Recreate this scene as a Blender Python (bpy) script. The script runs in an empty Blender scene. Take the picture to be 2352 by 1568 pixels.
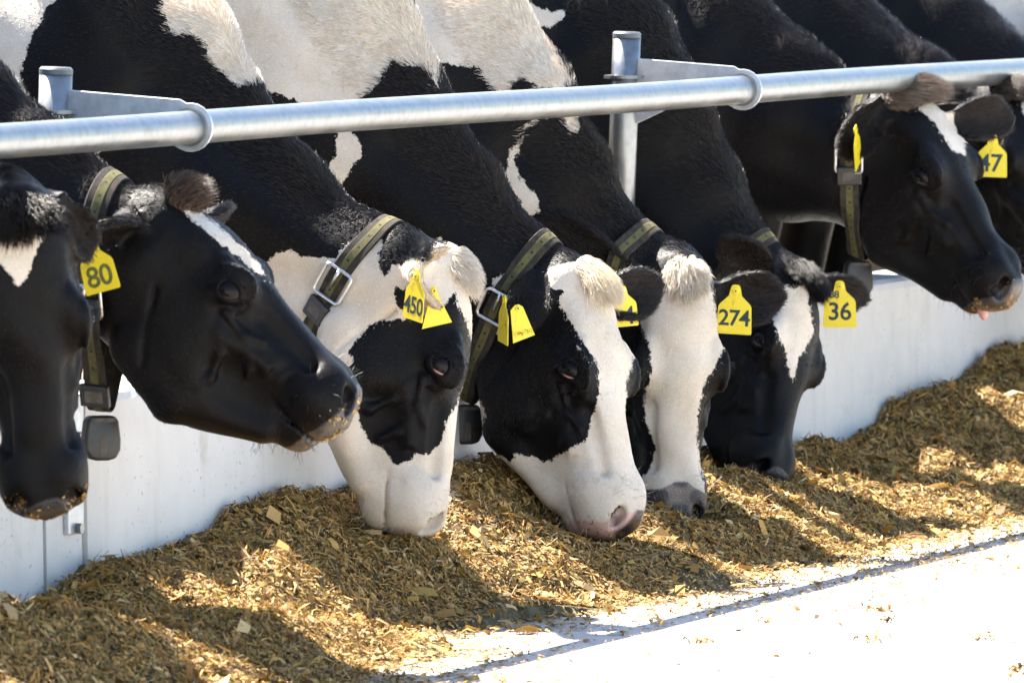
import bpy, bmesh, math, random
import numpy as np
from mathutils import Vector, Matrix, Quaternion
from mathutils.bvhtree import BVHTree

random.seed(7)
rng = np.random.default_rng(11)
C = bpy.context.scene.collection
SC = bpy.context.scene

# ------------------------------------------------------------------ camera, sky, sun, exposure
PITCH = math.radians(3.13)
CAMZ = 1.38
FPX = 18900.0                       # focal length in units of a 2352 px wide picture
cam_d = bpy.data.cameras.new('camera')
cam = bpy.data.objects.new('camera', cam_d); C.objects.link(cam)
cam.location = (0, 0, CAMZ)
cam.rotation_euler = (math.pi/2 - PITCH, 0, 0)
cam_d.sensor_width = 36.0
cam_d.lens = FPX/2352*36
cam_d.clip_start = 0.5
cam_d.clip_end = 2000
cam_d.dof.use_dof = True
cam_d.dof.focus_distance = 16.15
cam_d.dof.aperture_fstop = 11.0
SC.camera = cam

SUN_EL = math.radians(57)
SUN_H = np.array([0.669, -0.743])     # the way the light travels over the ground
w = bpy.data.worlds.new("World"); SC.world = w; w.use_nodes = True
nt = w.node_tree; nt.nodes.clear()
bg = nt.nodes.new('ShaderNodeBackground'); wo = nt.nodes.new('ShaderNodeOutputWorld')
sky = nt.nodes.new('ShaderNodeTexSky'); sky.sky_type = 'NISHITA'; sky.sun_disc = False
sky.sun_elevation = SUN_EL; sky.sun_rotation = math.atan2(-SUN_H[0], -SUN_H[1])
sky.dust_density = 1.0
bg.inputs[1].default_value = 0.072
nt.links.new(sky.outputs[0], bg.inputs[0]); nt.links.new(bg.outputs[0], wo.inputs[0])
sun_d = bpy.data.lights.new('sun', 'SUN'); sun_d.energy = 5.0; sun_d.angle = math.radians(0.53)
sun_d.color = (1.0, 0.94, 0.85)
sun = bpy.data.objects.new('sun', sun_d); C.objects.link(sun)
dv = Vector((SUN_H[0]*math.cos(SUN_EL), SUN_H[1]*math.cos(SUN_EL), -math.sin(SUN_EL)))
sun.rotation_euler = dv.to_track_quat('-Z', 'Y').to_euler()
sun.location = (-3, 22, 8)
SC.view_settings.view_transform = 'Standard'
SC.view_settings.look = 'None'
SC.view_settings.exposure = 2.62
SC.view_settings.gamma = 1.0
SC.cycles.use_denoising = True
SC.cycles.denoising_input_passes = 'RGB_ALBEDO_NORMAL'
SC.cycles.denoising_prefilter = 'ACCURATE'
SC.cycles.max_bounces = 6
SC.cycles.diffuse_bounces = 4
SC.cycles.transparent_max_bounces = 4
SC.cycles.caustics_reflective = False
SC.cycles.caustics_refractive = False

# ------------------------------------------------------------------ places
P1 = np.array([-0.823, 14.92])        # foot of the left post; the fence runs along U, cows face along N
U = np.array([0.357, 0.934]); U = U/np.linalg.norm(U)
N = np.array([U[1], -U[0]])
def FW(s, n, z=0.0):
    p = P1 + U*s + N*n
    return Vector((p[0], p[1], z))
cp, sp = math.cos(PITCH), math.sin(PITCH)
def proj(V):                           # world -> picture, works on arrays
    V = np.asarray(V, dtype=np.float64)
    x, y, z = V[..., 0], V[..., 1], V[..., 2]-CAMZ
    d = y*cp - z*sp
    v = y*sp + z*cp
    return 1176 + FPX*x/d, 784 - FPX*v/d
def at(px, py, Y):                     # the point seen at px, py at the distance Y
    a = (px-1176)/FPX; b = (784-py)/FPX
    dy = cp + b*sp; dz = -sp + b*cp
    t = Y/dy
    return Vector((a*t, Y, CAMZ + dz*t))
def on_plane(px, py, s):               # the point seen at px, py on a cow's own upright plane
    a = (px-1176)/FPX; b = (784-py)/FPX
    dy = cp + b*sp; dz = -sp + b*cp
    o = P1 + U*s
    k = a/dy
    n = (k*o[1]-o[0])/(N[0]-k*N[1])
    p = o + N*n
    return n, CAMZ + dz*p[1]/dy

# ------------------------------------------------------------------ helpers
def link(o, parent=None):
    C.objects.link(o)
    if parent is not None: o.parent = parent
    return o
def tag(o, label=None, cat=None, group=None, kind=None):
    if label: o['label'] = label
    if cat: o['category'] = cat
    if group: o['group'] = group
    if kind: o['kind'] = kind
    return o
def empty(name, loc=(0, 0, 0)):
    o = bpy.data.objects.new(name, None); o.location = loc; o.empty_display_size = .05
    return link(o)
def np_mesh(name, V, F, mat=None, parent=None, smooth=True):
    V = np.asarray(V, dtype=np.float32); F = np.asarray(F, dtype=np.int32)
    me = bpy.data.meshes.new(name)
    k = F.shape[1]
    me.vertices.add(len(V)); me.vertices.foreach_set('co', V.ravel())
    me.loops.add(F.size); me.loops.foreach_set('vertex_index', F.ravel())
    me.polygons.add(len(F)); me.polygons.foreach_set('loop_start', np.arange(0, F.size, k, dtype=np.int32))
    me.polygons.foreach_set('use_smooth', np.full(len(F), smooth))
    me.update(calc_edges=True)
    if mat: me.materials.append(mat)
    o = bpy.data.objects.new(name, me)
    return link(o, parent)
def py_mesh(name, V, F, mat=None, parent=None, smooth=False, bevel=0, seg=2):
    me = bpy.data.meshes.new(name)
    me.from_pydata([tuple(v) for v in V], [], [tuple(f) for f in F])
    if mat: me.materials.append(mat)
    if bevel:
        bm = bmesh.new(); bm.from_mesh(me)
        bmesh.ops.recalc_face_normals(bm, faces=bm.faces)
        es = [e for e in bm.edges if len(e.link_faces) == 2 and e.calc_face_angle(0) > .5]
        bmesh.ops.bevel(bm, geom=es, offset=bevel, segments=seg, profile=.5, affect='EDGES', clamp_overlap=True)
        bm.to_mesh(me); bm.free()
    me.polygons.foreach_set('use_smooth', [smooth]*len(me.polygons)); me.update()
    o = bpy.data.objects.new(name, me)
    return link(o, parent)
def add_attr(me, name, arr, typ='FLOAT'):
    a = me.attributes.new(name, typ, 'POINT')
    arr = np.asarray(arr, dtype=np.float32)
    a.data.foreach_set('value' if typ == 'FLOAT' else 'color', arr.ravel())
def box_vf(c, ax, ay, az, hx, hy, hz):
    V = []
    for i in (-1, 1):
        for j in (-1, 1):
            for k in (-1, 1):
                V.append(Vector(c)+Vector(ax)*hx*i+Vector(ay)*hy*j+Vector(az)*hz*k)
    F = [(0, 1, 3, 2), (4, 6, 7, 5), (0, 4, 5, 1), (2, 3, 7, 6), (0, 2, 6, 4), (1, 5, 7, 3)]
    return V, F
def tube_vf(pts, rad, k=16, closed=False, cap=True):
    pts = [Vector(p) for p in pts]; n = len(pts)
    rads = rad if hasattr(rad, '__len__') else [rad]*n
    V, F = [], []
    ref = None
    for i, p in enumerate(pts):
        a = pts[(i-1) % n] if (closed or i > 0) else p
        b = pts[(i+1) % n] if (closed or i < n-1) else p
        t = (b-a).normalized()
        if ref is None:
            ref = t.orthogonal().normalized()
        ref = (ref - t*ref.dot(t)).normalized()
        q = t.cross(ref)
        for j in range(k):
            an = 2*math.pi*j/k
            V.append(p + (ref*math.cos(an)+q*math.sin(an))*rads[i])
    m = n if closed else n-1
    for i in range(m):
        for j in range(k):
            a = i*k+j; b = i*k+(j+1) % k; c = ((i+1) % n)*k+(j+1) % k; d = ((i+1) % n)*k+j
            F.append((a, b, c, d))
    if cap and not closed:
        F.append(tuple(range(k-1, -1, -1))); F.append(tuple((n-1)*k+j for j in range(k)))
    return V, F
def prism_vf(poly, o, ax, ay, az, h):    # a flat outline in the plane ax, ay with thickness h along az, centred
    n = len(poly); o = Vector(o)
    V = [o+ax*p[0]+ay*p[1]-az*h/2 for p in poly]+[o+ax*p[0]+ay*p[1]+az*h/2 for p in poly]
    F = [tuple(range(n-1, -1, -1)), tuple(range(n, 2*n))]
    for i in range(n): F.append((i, (i+1) % n, n+(i+1) % n, n+i))
    return V, F

# ------------------------------------------------------------------ materials
def new_mat(name):
    m = bpy.data.materials.new(name); m.use_nodes = True
    t = m.node_tree; b = t.nodes['Principled BSDF']
    return m, t, b
def nd(t, typ, **kw):
    n = t.nodes.new(typ)
    for k, v in kw.items():
        if k == 'ins':
            for a, b in v.items(): n.inputs[a].default_value = b
        else: setattr(n, k, v)
    return n
def ramp(t, fac, stops):
    r = t.nodes.new('ShaderNodeValToRGB')
    e = r.color_ramp.elements
    e[0].position, e[0].color = stops[0][0], (*stops[0][1], 1)
    e[1].position, e[1].color = stops[-1][0], (*stops[-1][1], 1)
    for p, c in stops[1:-1]:
        x = e.new(p); x.color = (*c, 1)
    t.links.new(fac, r.inputs[0])
    return r
def mixc(t, fac, a, b):
    m = t.nodes.new('ShaderNodeMix'); m.data_type = 'RGBA'
    for s, v in ((0, fac), (6, a), (7, b)):
        if hasattr(v, 'is_linked') or hasattr(v, 'links'): t.links.new(v, m.inputs[s])
        elif isinstance(v, (int, float)): m.inputs[s].default_value = v
        else: m.inputs[s].default_value = (*v, 1)
    return m.outputs[2]
def mth(t, op, a, b=None, c=None, clamp=False):
    m = t.nodes.new('ShaderNodeMath'); m.operation = op; m.use_clamp = clamp
    for s, v in enumerate((a, b, c)):
        if v is None: continue
        if isinstance(v, (int, float)): m.inputs[s].default_value = v
        else: t.links.new(v, m.inputs[s])
    return m.outputs[0]
def noise(t, scale, detail=4, rough=.55, vec=None, dist=0):
    n = nd(t, 'ShaderNodeTexNoise', ins={'Scale': scale, 'Detail': detail, 'Roughness': rough, 'Distortion': dist})
    if vec is not None: t.links.new(vec, n.inputs['Vector'])
    return n
def objco(t, scale=None):
    tc = t.nodes.new('ShaderNodeTexCoord')
    if scale is None: return tc.outputs['Object']
    mp = nd(t, 'ShaderNodeMapping'); mp.inputs['Scale'].default_value = scale
    t.links.new(tc.outputs['Object'], mp.inputs[0]); return mp.outputs[0]
def bump(t, b, h, strength=.3, dist=.01):
    n = nd(t, 'ShaderNodeBump', ins={'Strength': strength, 'Distance': dist})
    t.links.new(h, n.inputs['Height']); t.links.new(n.outputs[0], b.inputs['Normal'])
    return n
def attr(t, name):
    a = t.nodes.new('ShaderNodeAttribute'); a.attribute_name = name
    return a

def plain(name, col, rough=.5, metal=0, nscale=60, var=.25, bstr=.0, spec=.5):
    m, t, b = new_mat(name)
    n = noise(t, nscale, 5, .6, objco(t))
    dark = tuple(c*(1-var) for c in col); light = tuple(min(1, c*(1+var)) for c in col)
    r = ramp(t, n.outputs[0], [(.3, dark), (.7, light)])
    t.links.new(r.outputs[0], b.inputs['Base Color'])
    b.inputs['Roughness'].default_value = rough; b.inputs['Metallic'].default_value = metal
    b.inputs['Specular IOR Level'].default_value = spec
    if bstr: bump(t, b, n.outputs[0], bstr, .002)
    return m

M = {}
def make_materials():
    # galvanised steel
    m, t, b = new_mat('galvanised_steel')
    co = objco(t)
    n1 = noise(t, 9, 5, .6, co); v = nd(t, 'ShaderNodeTexVoronoi', ins={'Scale': 55}); t.links.new(co, v.inputs[0])
    mx = mth(t, 'ADD', mth(t, 'MULTIPLY', n1.outputs[0], .7), mth(t, 'MULTIPLY', v.outputs['Distance'], .3))
    r = ramp(t, mx, [(.25, (.19, .20, .205)), (.5, (.27, .28, .285)), (.75, (.33, .33, .325))])
    n2 = noise(t, 26, 6, .7, co, 1.5)
    st = ramp(t, n2.outputs[0], [(.60, (0, 0, 0)), (.74, (1, 1, 1))])
    col = mixc(t, mth(t, 'MULTIPLY', st.outputs[0], .35), r.outputs[0], (.30, .24, .17))
    t.links.new(col, b.inputs['Base Color'])
    b.inputs['Metallic'].default_value = .85
    rr = ramp(t, n1.outputs[0], [(.3, (.30,)*3), (.7, (.42,)*3)])
    t.links.new(rr.outputs[0], b.inputs['Roughness'])
    n3 = noise(t, 60, 3, .6, co)
    bump(t, b, n3.outputs[0], .05, .002)
    M['steel'] = m
    M['chrome'] = plain('buckle_metal', (.62, .62, .62), .28, 1.0, 90, .15)
    M['plastic'] = plain('black_plastic', (.022, .021, .020), .42, 0, 70, .45, .15)
    M['cap'] = plain('cap_plastic', (.10, .11, .12), .5)
    # concrete wall
    m, t, b = new_mat('pale_concrete')
    co = objco(t)
    a = noise(t, 1.6, 7, .62, co); c = noise(t, 14, 6, .65, co); d = noise(t, 160, 3, .6, co)
    mx = mth(t, 'ADD', mth(t, 'MULTIPLY', a.outputs[0], .65), mth(t, 'MULTIPLY', c.outputs[0], .35))
    r = ramp(t, mx, [(.28, (.50, .485, .455)), (.5, (.61, .595, .565)), (.72, (.68, .665, .635))])
    v = nd(t, 'ShaderNodeTexVoronoi', ins={'Scale': 66, 'Randomness': 1}); t.links.new(co, v.inputs[0])
    pn = noise(t, 7, 3, .6, co)
    lim = mth(t, 'MULTIPLY', mth(t, 'SUBTRACT', pn.outputs[0], .33), .70)
    pit = mth(t, 'LESS_THAN', v.outputs['Distance'], lim)
    n5 = noise(t, 60, 2, .5, co)
    pit2 = mth(t, 'MULTIPLY', pit, ramp(t, n5.outputs[0], [(.4, (0, 0, 0)), (.6, (1, 1, 1))]).outputs[0])
    col = mixc(t, mth(t, 'MULTIPLY', pit2, .55), r.outputs[0], (.20, .17, .13))
    # dirt streaks
    dm = objco(t, (14, 14, 1.2)); dn = noise(t, 1, 5, .6, dm)
    ds = ramp(t, dn.outputs[0], [(.55, (0, 0, 0)), (.8, (1, 1, 1))])
    col = mixc(t, mth(t, 'MULTIPLY', ds.outputs[0], .38), col, (.40, .36, .30))
    sn = noise(t, 4.5, 6, .7, co, 1.2)
    sm = ramp(t, sn.outputs[0], [(.60, (0, 0, 0)), (.70, (1, 1, 1))])
    col = mixc(t, mth(t, 'MULTIPLY', sm.outputs[0], .30), col, (.34, .30, .24))
    t.links.new(col, b.inputs['Base Color'])
    b.inputs['Roughness'].default_value = .85
    h = mth(t, 'SUBTRACT', mth(t, 'ADD', mth(t, 'MULTIPLY', c.outputs[0], .5), mth(t, 'MULTIPLY', d.outputs[0], .3)), mth(t, 'MULTIPLY', pit2, .5))
    bump(t, b, h, .35, .004)
    M['wall'] = m
    # feed alley concrete
    m, t, b = new_mat('alley_concrete')
    co = objco(t)
    a = noise(t, .9, 7, .6, co); c = noise(t, 22, 6, .65, co); d = noise(t, 300, 3, .6, co)
    mx = mth(t, 'ADD', mth(t, 'MULTIPLY', a.outputs[0], .6), mth(t, 'MULTIPLY', c.outputs[0], .4))
    r = ramp(t, mx, [(.3, (.34, .325, .305)), (.7, (.45, .44, .425))])
    sp_ = ramp(t, noise(t, 90, 4, .7, co).outputs[0], [(.66, (0, 0, 0)), (.72, (1, 1, 1))])
    col = mixc(t, mth(t, 'MULTIPLY', sp_.outputs[0], .35), r.outputs[0], (.33, .25, .14))
    t.links.new(col, b.inputs['Base Color']); b.inputs['Roughness'].default_value = .8
    bump(t, b, mth(t, 'ADD', c.outputs[0], d.outputs[0]), .25, .004)
    M['alley'] = m
    M['yard'] = plain('yard_soil', (.16, .12, .08), .95, 0, 12, .4, .5)
    # feed base
    m, t, b = new_mat('silage_base')
    n = noise(t, 130, 5, .75, objco(t))
    r = ramp(t, n.outputs[0], [(.3, (.035, .026, .010)), (.5, (.13, .10, .04)), (.7, (.30, .22, .09))])
    t.links.new(r.outputs[0], b.inputs['Base Color']); b.inputs['Roughness'].default_value = .9
    bump(t, b, n.outputs[0], .9, .01)
    M['silage'] = m
    # feed chips
    m, t, b = new_mat('silage_chips')
    a = attr(t, 'tint')
    n = noise(t, 500, 3, .6, objco(t))
    col = mixc(t, mth(t, 'MULTIPLY', n.outputs[0], .55), a.outputs['Color'], (.06, .045, .02))
    t.links.new(col, b.inputs['Base Color']); b.inputs['Roughness'].default_value = .7
    b.inputs['Specular IOR Level'].default_value = .3
    # thin leaves let light through
    tr = nd(t, 'ShaderNodeBsdfTranslucent'); t.links.new(col, tr.inputs[0])
    ms = nd(t, 'ShaderNodeMixShader'); ms.inputs[0].default_value = .10
    t.links.new(b.outputs[0], ms.inputs[1]); t.links.new(tr.outputs[0], ms.inputs[2])
    out = [x for x in t.nodes if x.type == 'OUTPUT_MATERIAL'][0]
    t.links.new(ms.outputs[0], out.inputs[0])
    M['chips'] = m
    # cow hide
    m, t, b = new_mat('cow_hide')
    co = objco(t)
    ca = attr(t, 'coat').outputs['Fac']; mz = attr(t, 'muzzle').outputs['Fac']; br = attr(t, 'brown').outputs['Fac']
    mt = attr(t, 'muzzle_tint').outputs['Color']; wt = attr(t, 'dirt').outputs['Fac']
    n1 = noise(t, 70, 4, .6, co); n2 = noise(t, 320, 3, .6, co); n3 = noise(t, 9, 5, .6, co); n4 = noise(t, 1100, 2, .6, co)
    jag = mth(t, 'ADD', mth(t, 'MULTIPLY', mth(t, 'SUBTRACT', n1.outputs[0], .5), .022), mth(t, 'MULTIPLY', mth(t, 'SUBTRACT', n2.outputs[0], .5), .012))
    sd = mth(t, 'ADD', ca, jag)
    wf = mth(t, 'MULTIPLY_ADD', sd, 500, .5, True)
    bl = ramp(t, n2.outputs[0], [(.3, (.0016, .0016, .0021)), (.7, (.0048, .0046, .0050))])
    bl2 = mixc(t, br, bl.outputs[0], (.012, .0085, .0068))
    wc = ramp(t, n3.outputs[0], [(.3, (.58, .49, .38)), (.55, (.68, .595, .49)), (.75, (.73, .665, .58))])
    fl = ramp(t, n2.outputs[0], [(.3, (.75, .72, .68)), (.7, (1, 1, 1))])
    wm = nd(t, 'ShaderNodeMix', data_type='RGBA', blend_type='MULTIPLY'); wm.inputs[0].default_value = .6
    t.links.new(wc.outputs[0], wm.inputs[6]); t.links.new(fl.outputs[0], wm.inputs[7])
    n6 = noise(t, 22, 5, .65, co, 1.0)
    df = mth(t, 'MULTIPLY', ramp(t, n6.outputs[0], [(.56, (0, 0, 0)), (.75, (1, 1, 1))]).outputs[0], wt)
    wd = mixc(t, df, wm.outputs[2], (.33, .29, .15))
    col = mixc(t, wf, bl2, wd)
    # muzzle skin
    n5 = noise(t, 45, 4, .7, co)
    mf = mth(t, 'MULTIPLY_ADD', mth(t, 'SUBTRACT', mth(t, 'ADD', mz, mth(t, 'MULTIPLY', n5.outputs[0], .35)), .67), 6, 0, True)
    col = mixc(t, mf, col, mt)
    t.links.new(col, b.inputs['Base Color'])
    rg = mixc(t, mf, (.45,)*3, (.34,)*3)
    t.links.new(rg, b.inputs['Roughness'])
    mta = attr(t, 'muzzle_tint').outputs['Alpha']
    t.links.new(mth(t, 'MULTIPLY', mixc(t, mf, (.11,)*3, (.40,)*3), mta), b.inputs['Specular IOR Level'])
    vo = nd(t, 'ShaderNodeTexVoronoi', ins={'Scale': 260.0}); t.links.new(co, vo.inputs[0])
    n7 = noise(t, 45, 5, .6, co, .8)
    hh = mth(t, 'ADD', mth(t, 'MULTIPLY', n2.outputs[0], .5), mth(t, 'MULTIPLY', n4.outputs[0], .35))
    hh = mth(t, 'ADD', hh, mth(t, 'MULTIPLY', n7.outputs[0], 1.6))
    hh = mth(t, 'ADD', hh, mth(t, 'MULTIPLY', mth(t, 'MULTIPLY', vo.outputs['Distance'], mf), 1.2))
    bump(t, b, hh, .35, .003)
    M['hide'] = m
    # hair
    m, t, b = new_mat('cow_hair')
    a = attr(t, 'hair_tint')
    t.links.new(a.outputs['Color'], b.inputs['Base Color'])
    b.inputs['Roughness'].default_value = .30; b.inputs['Specular IOR Level'].default_value = .42
    M['hair'] = m
    m, t, b = new_mat('dark_cow_hair')
    t.links.new(attr(t, 'hair_tint').outputs['Color'], b.inputs['Base Color'])
    b.inputs['Roughness'].default_value = .30; b.inputs['Specular IOR Level'].default_value = .26
    M['darkhair'] = m
    # eyes
    m, t, b = new_mat('eyeball')
    co = objco(t); sx = nd(t, 'ShaderNodeSeparateXYZ'); t.links.new(co, sx.inputs[0])
    yy = mth(t, 'MULTIPLY_ADD', sx.outputs[1], 60, -.1)   # rim of the white and pink at the lower edge
    lo = mth(t, 'MULTIPLY_ADD', sx.outputs[1], -300, -3.3, True)
    col = mixc(t, lo, (.008, .006, .007), attr(t, 'rim').outputs['Color'])
    t.links.new(col, b.inputs['Base Color']); b.inputs['Roughness'].default_value = .05
    b.inputs['Specular IOR Level'].default_value = .13
    M['eye'] = m
    M['lid'] = plain('eyelid_skin', (.0045, .004, .0045), .42, 0, 150, .3, .2, .12)
    def webbing(name, col, dirt, holes):
        m, t, b = new_mat(name)
        co = objco(t); u = attr(t, 'along').outputs['Fac']; v = attr(t, 'across').outputs['Fac']
        n = noise(t, 55, 5, .65, co); n2 = noise(t, 900, 2, .5, co)
        wv = mth(t, 'MULTIPLY_ADD', mth(t, 'SINE', mth(t, 'MULTIPLY', v, 2400)), .18, .82)
        c = mixc(t, ramp(t, n.outputs[0], [(.42, (0, 0, 0)), (.68, (1, 1, 1))]).outputs[0], col, dirt)
        mm = nd(t, 'ShaderNodeMix', data_type='RGBA', blend_type='MULTIPLY'); mm.inputs[0].default_value = 1
        t.links.new(c, mm.inputs[6]); t.links.new(wv, mm.inputs[7]); c = mm.outputs[2]
        if holes:
            du = mth(t, 'MULTIPLY', mth(t, 'SUBTRACT', mth(t, 'FRACT', mth(t, 'DIVIDE', u, .033)), .5), .033)
            d = mth(t, 'SQRT', mth(t, 'ADD', mth(t, 'MULTIPLY', du, du), mth(t, 'MULTIPLY', v, v)))
            c = mixc(t, mth(t, 'LESS_THAN', d, .0026), c, (.02, .016, .012))
        t.links.new(c, b.inputs['Base Color']); b.inputs['Roughness'].default_value = .85
        b.inputs['Specular IOR Level'].default_value = .25
        bump(t, b, mth(t, 'ADD', wv, mth(t, 'MULTIPLY', n2.outputs[0], .6)), .4, .001)
        return m
    M['strap'] = webbing('strap_webbing', (.026, .023, .020), (.075, .055, .035), False)
    M['stripe'] = webbing('strap_stripe', (.135, .125, .045), (.075, .06, .035), True)
    m, t, b = new_mat('tag_yellow')
    co = objco(t); n = noise(t, 38, 6, .7, co, .6); n2 = noise(t, 140, 3, .6, co)
    c = mixc(t, n2.outputs[0], (.72, .54, .012), (.84, .66, .02))
    c = mixc(t, mth(t, 'MULTIPLY', ramp(t, n.outputs[0], [(.56, (0, 0, 0)), (.78, (1, 1, 1))]).outputs[0], .75), c, (.16, .10, .02))
    t.links.new(c, b.inputs['Base Color']); b.inputs['Roughness'].default_value = .45
    M['tagy'] = m
    M['tagw'] = plain('tag_white', (.62, .52, .40), .5, 0, 60, .15)
    M['ink'] = plain('tag_ink', (.012, .03, .035), .6, 0, 120, .4)
    M['inkfaded'] = plain('tag_ink_faded', (.10, .11, .02), .6, 0, 120, .4)
    M['pink'] = plain('tongue_pink', (.62, .28, .24), .35, 0, 90, .15)
    M['plate'] = plain('plate_metal', (.50, .52, .54), .42, .6, 40, .2, .1)
    M['joint'] = plain('recess_shade', (.10, .085, .07), .9, 0, 60, .5)  # dark colour standing in for the shade inside slots, grooves and holes
make_materials()

# ------------------------------------------------------------------ setting
V, F = [(-60, -10, 0), (60, -10, 0), (60, 120, 0), (-60, 120, 0)], [(0, 1, 2, 3)]
tag(py_mesh('feed_alley', V, F, M['alley']), kind='structure')
q = [FW(-40, -.1, .05), FW(90, -.1, .05), FW(90, -40, .05), FW(-40, -40, .05)]
tag(py_mesh('cattle_yard', [tuple(v) for v in q], [(0, 1, 2, 3)], M['yard']), kind='structure')

WALL_T, WALL_Z, FACE = .20, .476, .09
def wall(name, s0, s1, face, label):
    prof = [(face, 0), (face-.008, WALL_Z-.022), (face-.014, WALL_Z-.008), (face-.030, WALL_Z), (face-WALL_T+.03, WALL_Z), (face-WALL_T, WALL_Z-.03), (face-WALL_T, 0)]
    ss = list(np.arange(s0, s1, .04))+[s1]
    V, F = [], []
    r = random.Random(3)
    for s in ss:
        j = [r.uniform(-.0012, .0012) for _ in prof]
        e = .010 if (s == ss[0] or s == ss[-1]) else 0
        for k, (n, z) in enumerate(prof):
            V.append(FW(s, n - (e if k < 3 else 0)+j[k], z-(e*.6 if 1 < k < 5 else 0)+j[k]))
    m = len(prof)
    for i in range(len(ss)-1):
        for k in range(m-1):
            F.append((i*m+k, (i+1)*m+k, (i+1)*m+k+1, i*m+k+1))
    F.append(tuple(range(m))); F.append(tuple((len(ss)-1)*m+k for k in range(m-1, -1, -1)))
    o = py_mesh(name, V, F, M['wall'])
    bm = bmesh.new(); bm.from_mesh(o.data); bmesh.ops.recalc_face_normals(bm, faces=bm.faces); bm.to_mesh(o.data); bm.free()
    return tag(o, label, 'wall')
wall('trough_wall', -.045, 14, FACE, 'long pale concrete trough wall the cows reach over, feed piled against it')
lw = wall('trough_wall', -4, -.215, FACE-.012, 'short stretch of pale concrete wall behind the face of the leftmost cow')
wall('wall_pillar', -.205, -.049, FACE-.010, 'narrow concrete end block between the two trough walls, galvanised plate bolted on')
# the bolted plate over the joint
pl = empty('joint_plate', FW(-.03, FACE+.002, .2)); tag(pl, 'galvanised steel plate bolted over the joint of the concrete wall', 'metal plate')
UZ = Vector((0, 0, 1)); U3 = Vector((U[0], U[1], 0)); N3 = Vector((N[0], N[1], 0))
def local(V, root): return [Vector(v)-root.location for v in V]
V, F = box_vf(FW(-.118, FACE-.009, .350), U3, UZ, N3, .034, .125, .006)
py_mesh('plate', local(V, pl), F, M['plate'], pl, False, .003)
for z in (.235, .40):
    V, F = tube_vf([FW(-.118, FACE-.006, z), FW(-.118, FACE+.008, z)], .010, 6)
    py_mesh('bolt', local(V, pl), F, M['steel'], pl)

# ------------------------------------------------------------------ the steel fence
RN, RZ, RR = .285, .957, .0302
LEAN = Vector((.035, 0, 1)).normalized()
def make_fence():
    root = empty('steel_fence', FW(0, 0, WALL_Z))
    tag(root, 'galvanised tubular neck rail carried on capped posts along the trough wall', 'fence')
    L = lambda V: local(V, root)
    rail = [FW(s, RN, RZ+.0015*math.sin(s*2.1)) for s in np.arange(-4, 14.01, .25)]
    V, F = tube_vf(rail, RR, 32)
    py_mesh('rail', L(V), F, M['steel'], root, True)
    for s in (-3.06, -.06, 2.935, 5.94, 8.94):
        base = FW(s, 0, WALL_Z-.02)
        def pp(h): return base + LEAN*(h-base.z)/LEAN.z
        ztop = 1.062 if abs(s) < .5 else 1.078
        V, F = tube_vf([pp(WALL_Z-.02), pp(.9), pp(ztop-.012)], .0300, 32)
        post = py_mesh('post', L(V), F, M['steel'], root, True)
        V, F = tube_vf([pp(ztop-.012), pp(ztop-.003), pp(ztop+.001)], [.0306, .0306, .027], 32)
        py_mesh('cap', L(V), F, M['cap'], post, False)
        c = pp(RZ+.026)
        V, F = tube_vf([c-UZ*.004, c+UZ*.003], .046, 32)
        py_mesh('flange', L(V), F, M['steel'], post, False)
        # bracket plate in the upright plane along N
        top, bot = [], []
        zc = RZ; R = .044
        out = [(.022, zc+.068), (.06, zc+.064), (RN-.02, zc+R+.006)]
        for k in range(0, 15):
            an = math.radians(100-k*(215/14))
            out.append((RN+R*math.cos(an), zc+R*math.sin(an)))
        out += [(RN-.075, zc-.012), (RN-.13, zc-.006), (.16, zc-.018), (.10, zc-.05), (.022, zc-.085)]
        o = FW(s+.004, 0, 0)
        V, F = prism_vf(out, o, N3, UZ, U3, .007)
        br = py_mesh('bracket', L(V), F, M['plate'], root, False, .0015)
        V, F = tube_vf([FW(s-.005, RN, RZ), FW(s+.013, RN, RZ)], RR+.0045, 32)
        py_mesh('weld_collar', L(V), F, M['steel'], br, False)
    return root
make_fence()
# ------------------------------------------------------------------ cows: one continuous surface grown from an implicit body
class Field:
    def __init__(s, ax, ay, az):
        s.a = [np.asarray(v, dtype=np.float32) for v in (ax, ay, az)]
        s.D = np.full([len(v) for v in s.a], .5, dtype=np.float32)
    def box(s, lo, hi):
        sl = []
        for k in range(3):
            i = max(0, int(np.searchsorted(s.a[k], lo[k]))-1); j = min(len(s.a[k]), int(np.searchsorted(s.a[k], hi[k]))+1)
            if j <= i: return None
            sl.append(slice(i, j))
        return tuple(sl)
    def pts(s, sl):
        return s.a[0][sl[0]][:, None, None], s.a[1][sl[1]][None, :, None], s.a[2][sl[2]][None, None, :]
    def add(s, fn, lo, hi, k=.02):
        sl = s.box(lo, hi)
        if sl is None: return
        f = fn(*s.pts(sl)).astype(np.float32); d = s.D[sl]
        if k <= 0: s.D[sl] = np.minimum(d, f); return
        h = np.clip(.5+.5*(d-f)/k, 0, 1)
        s.D[sl] = d*(1-h)+f*h-k*h*(1-h)
    def cut(s, fn, lo, hi, k=.01):
        sl = s.box(lo, hi)
        if sl is None: return
        f = -fn(*s.pts(sl)).astype(np.float32); d = s.D[sl]
        h = np.clip(.5-.5*(d-f)/k, 0, 1)
        s.D[sl] = d*(1-h)+f*h+k*h*(1-h)

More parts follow.
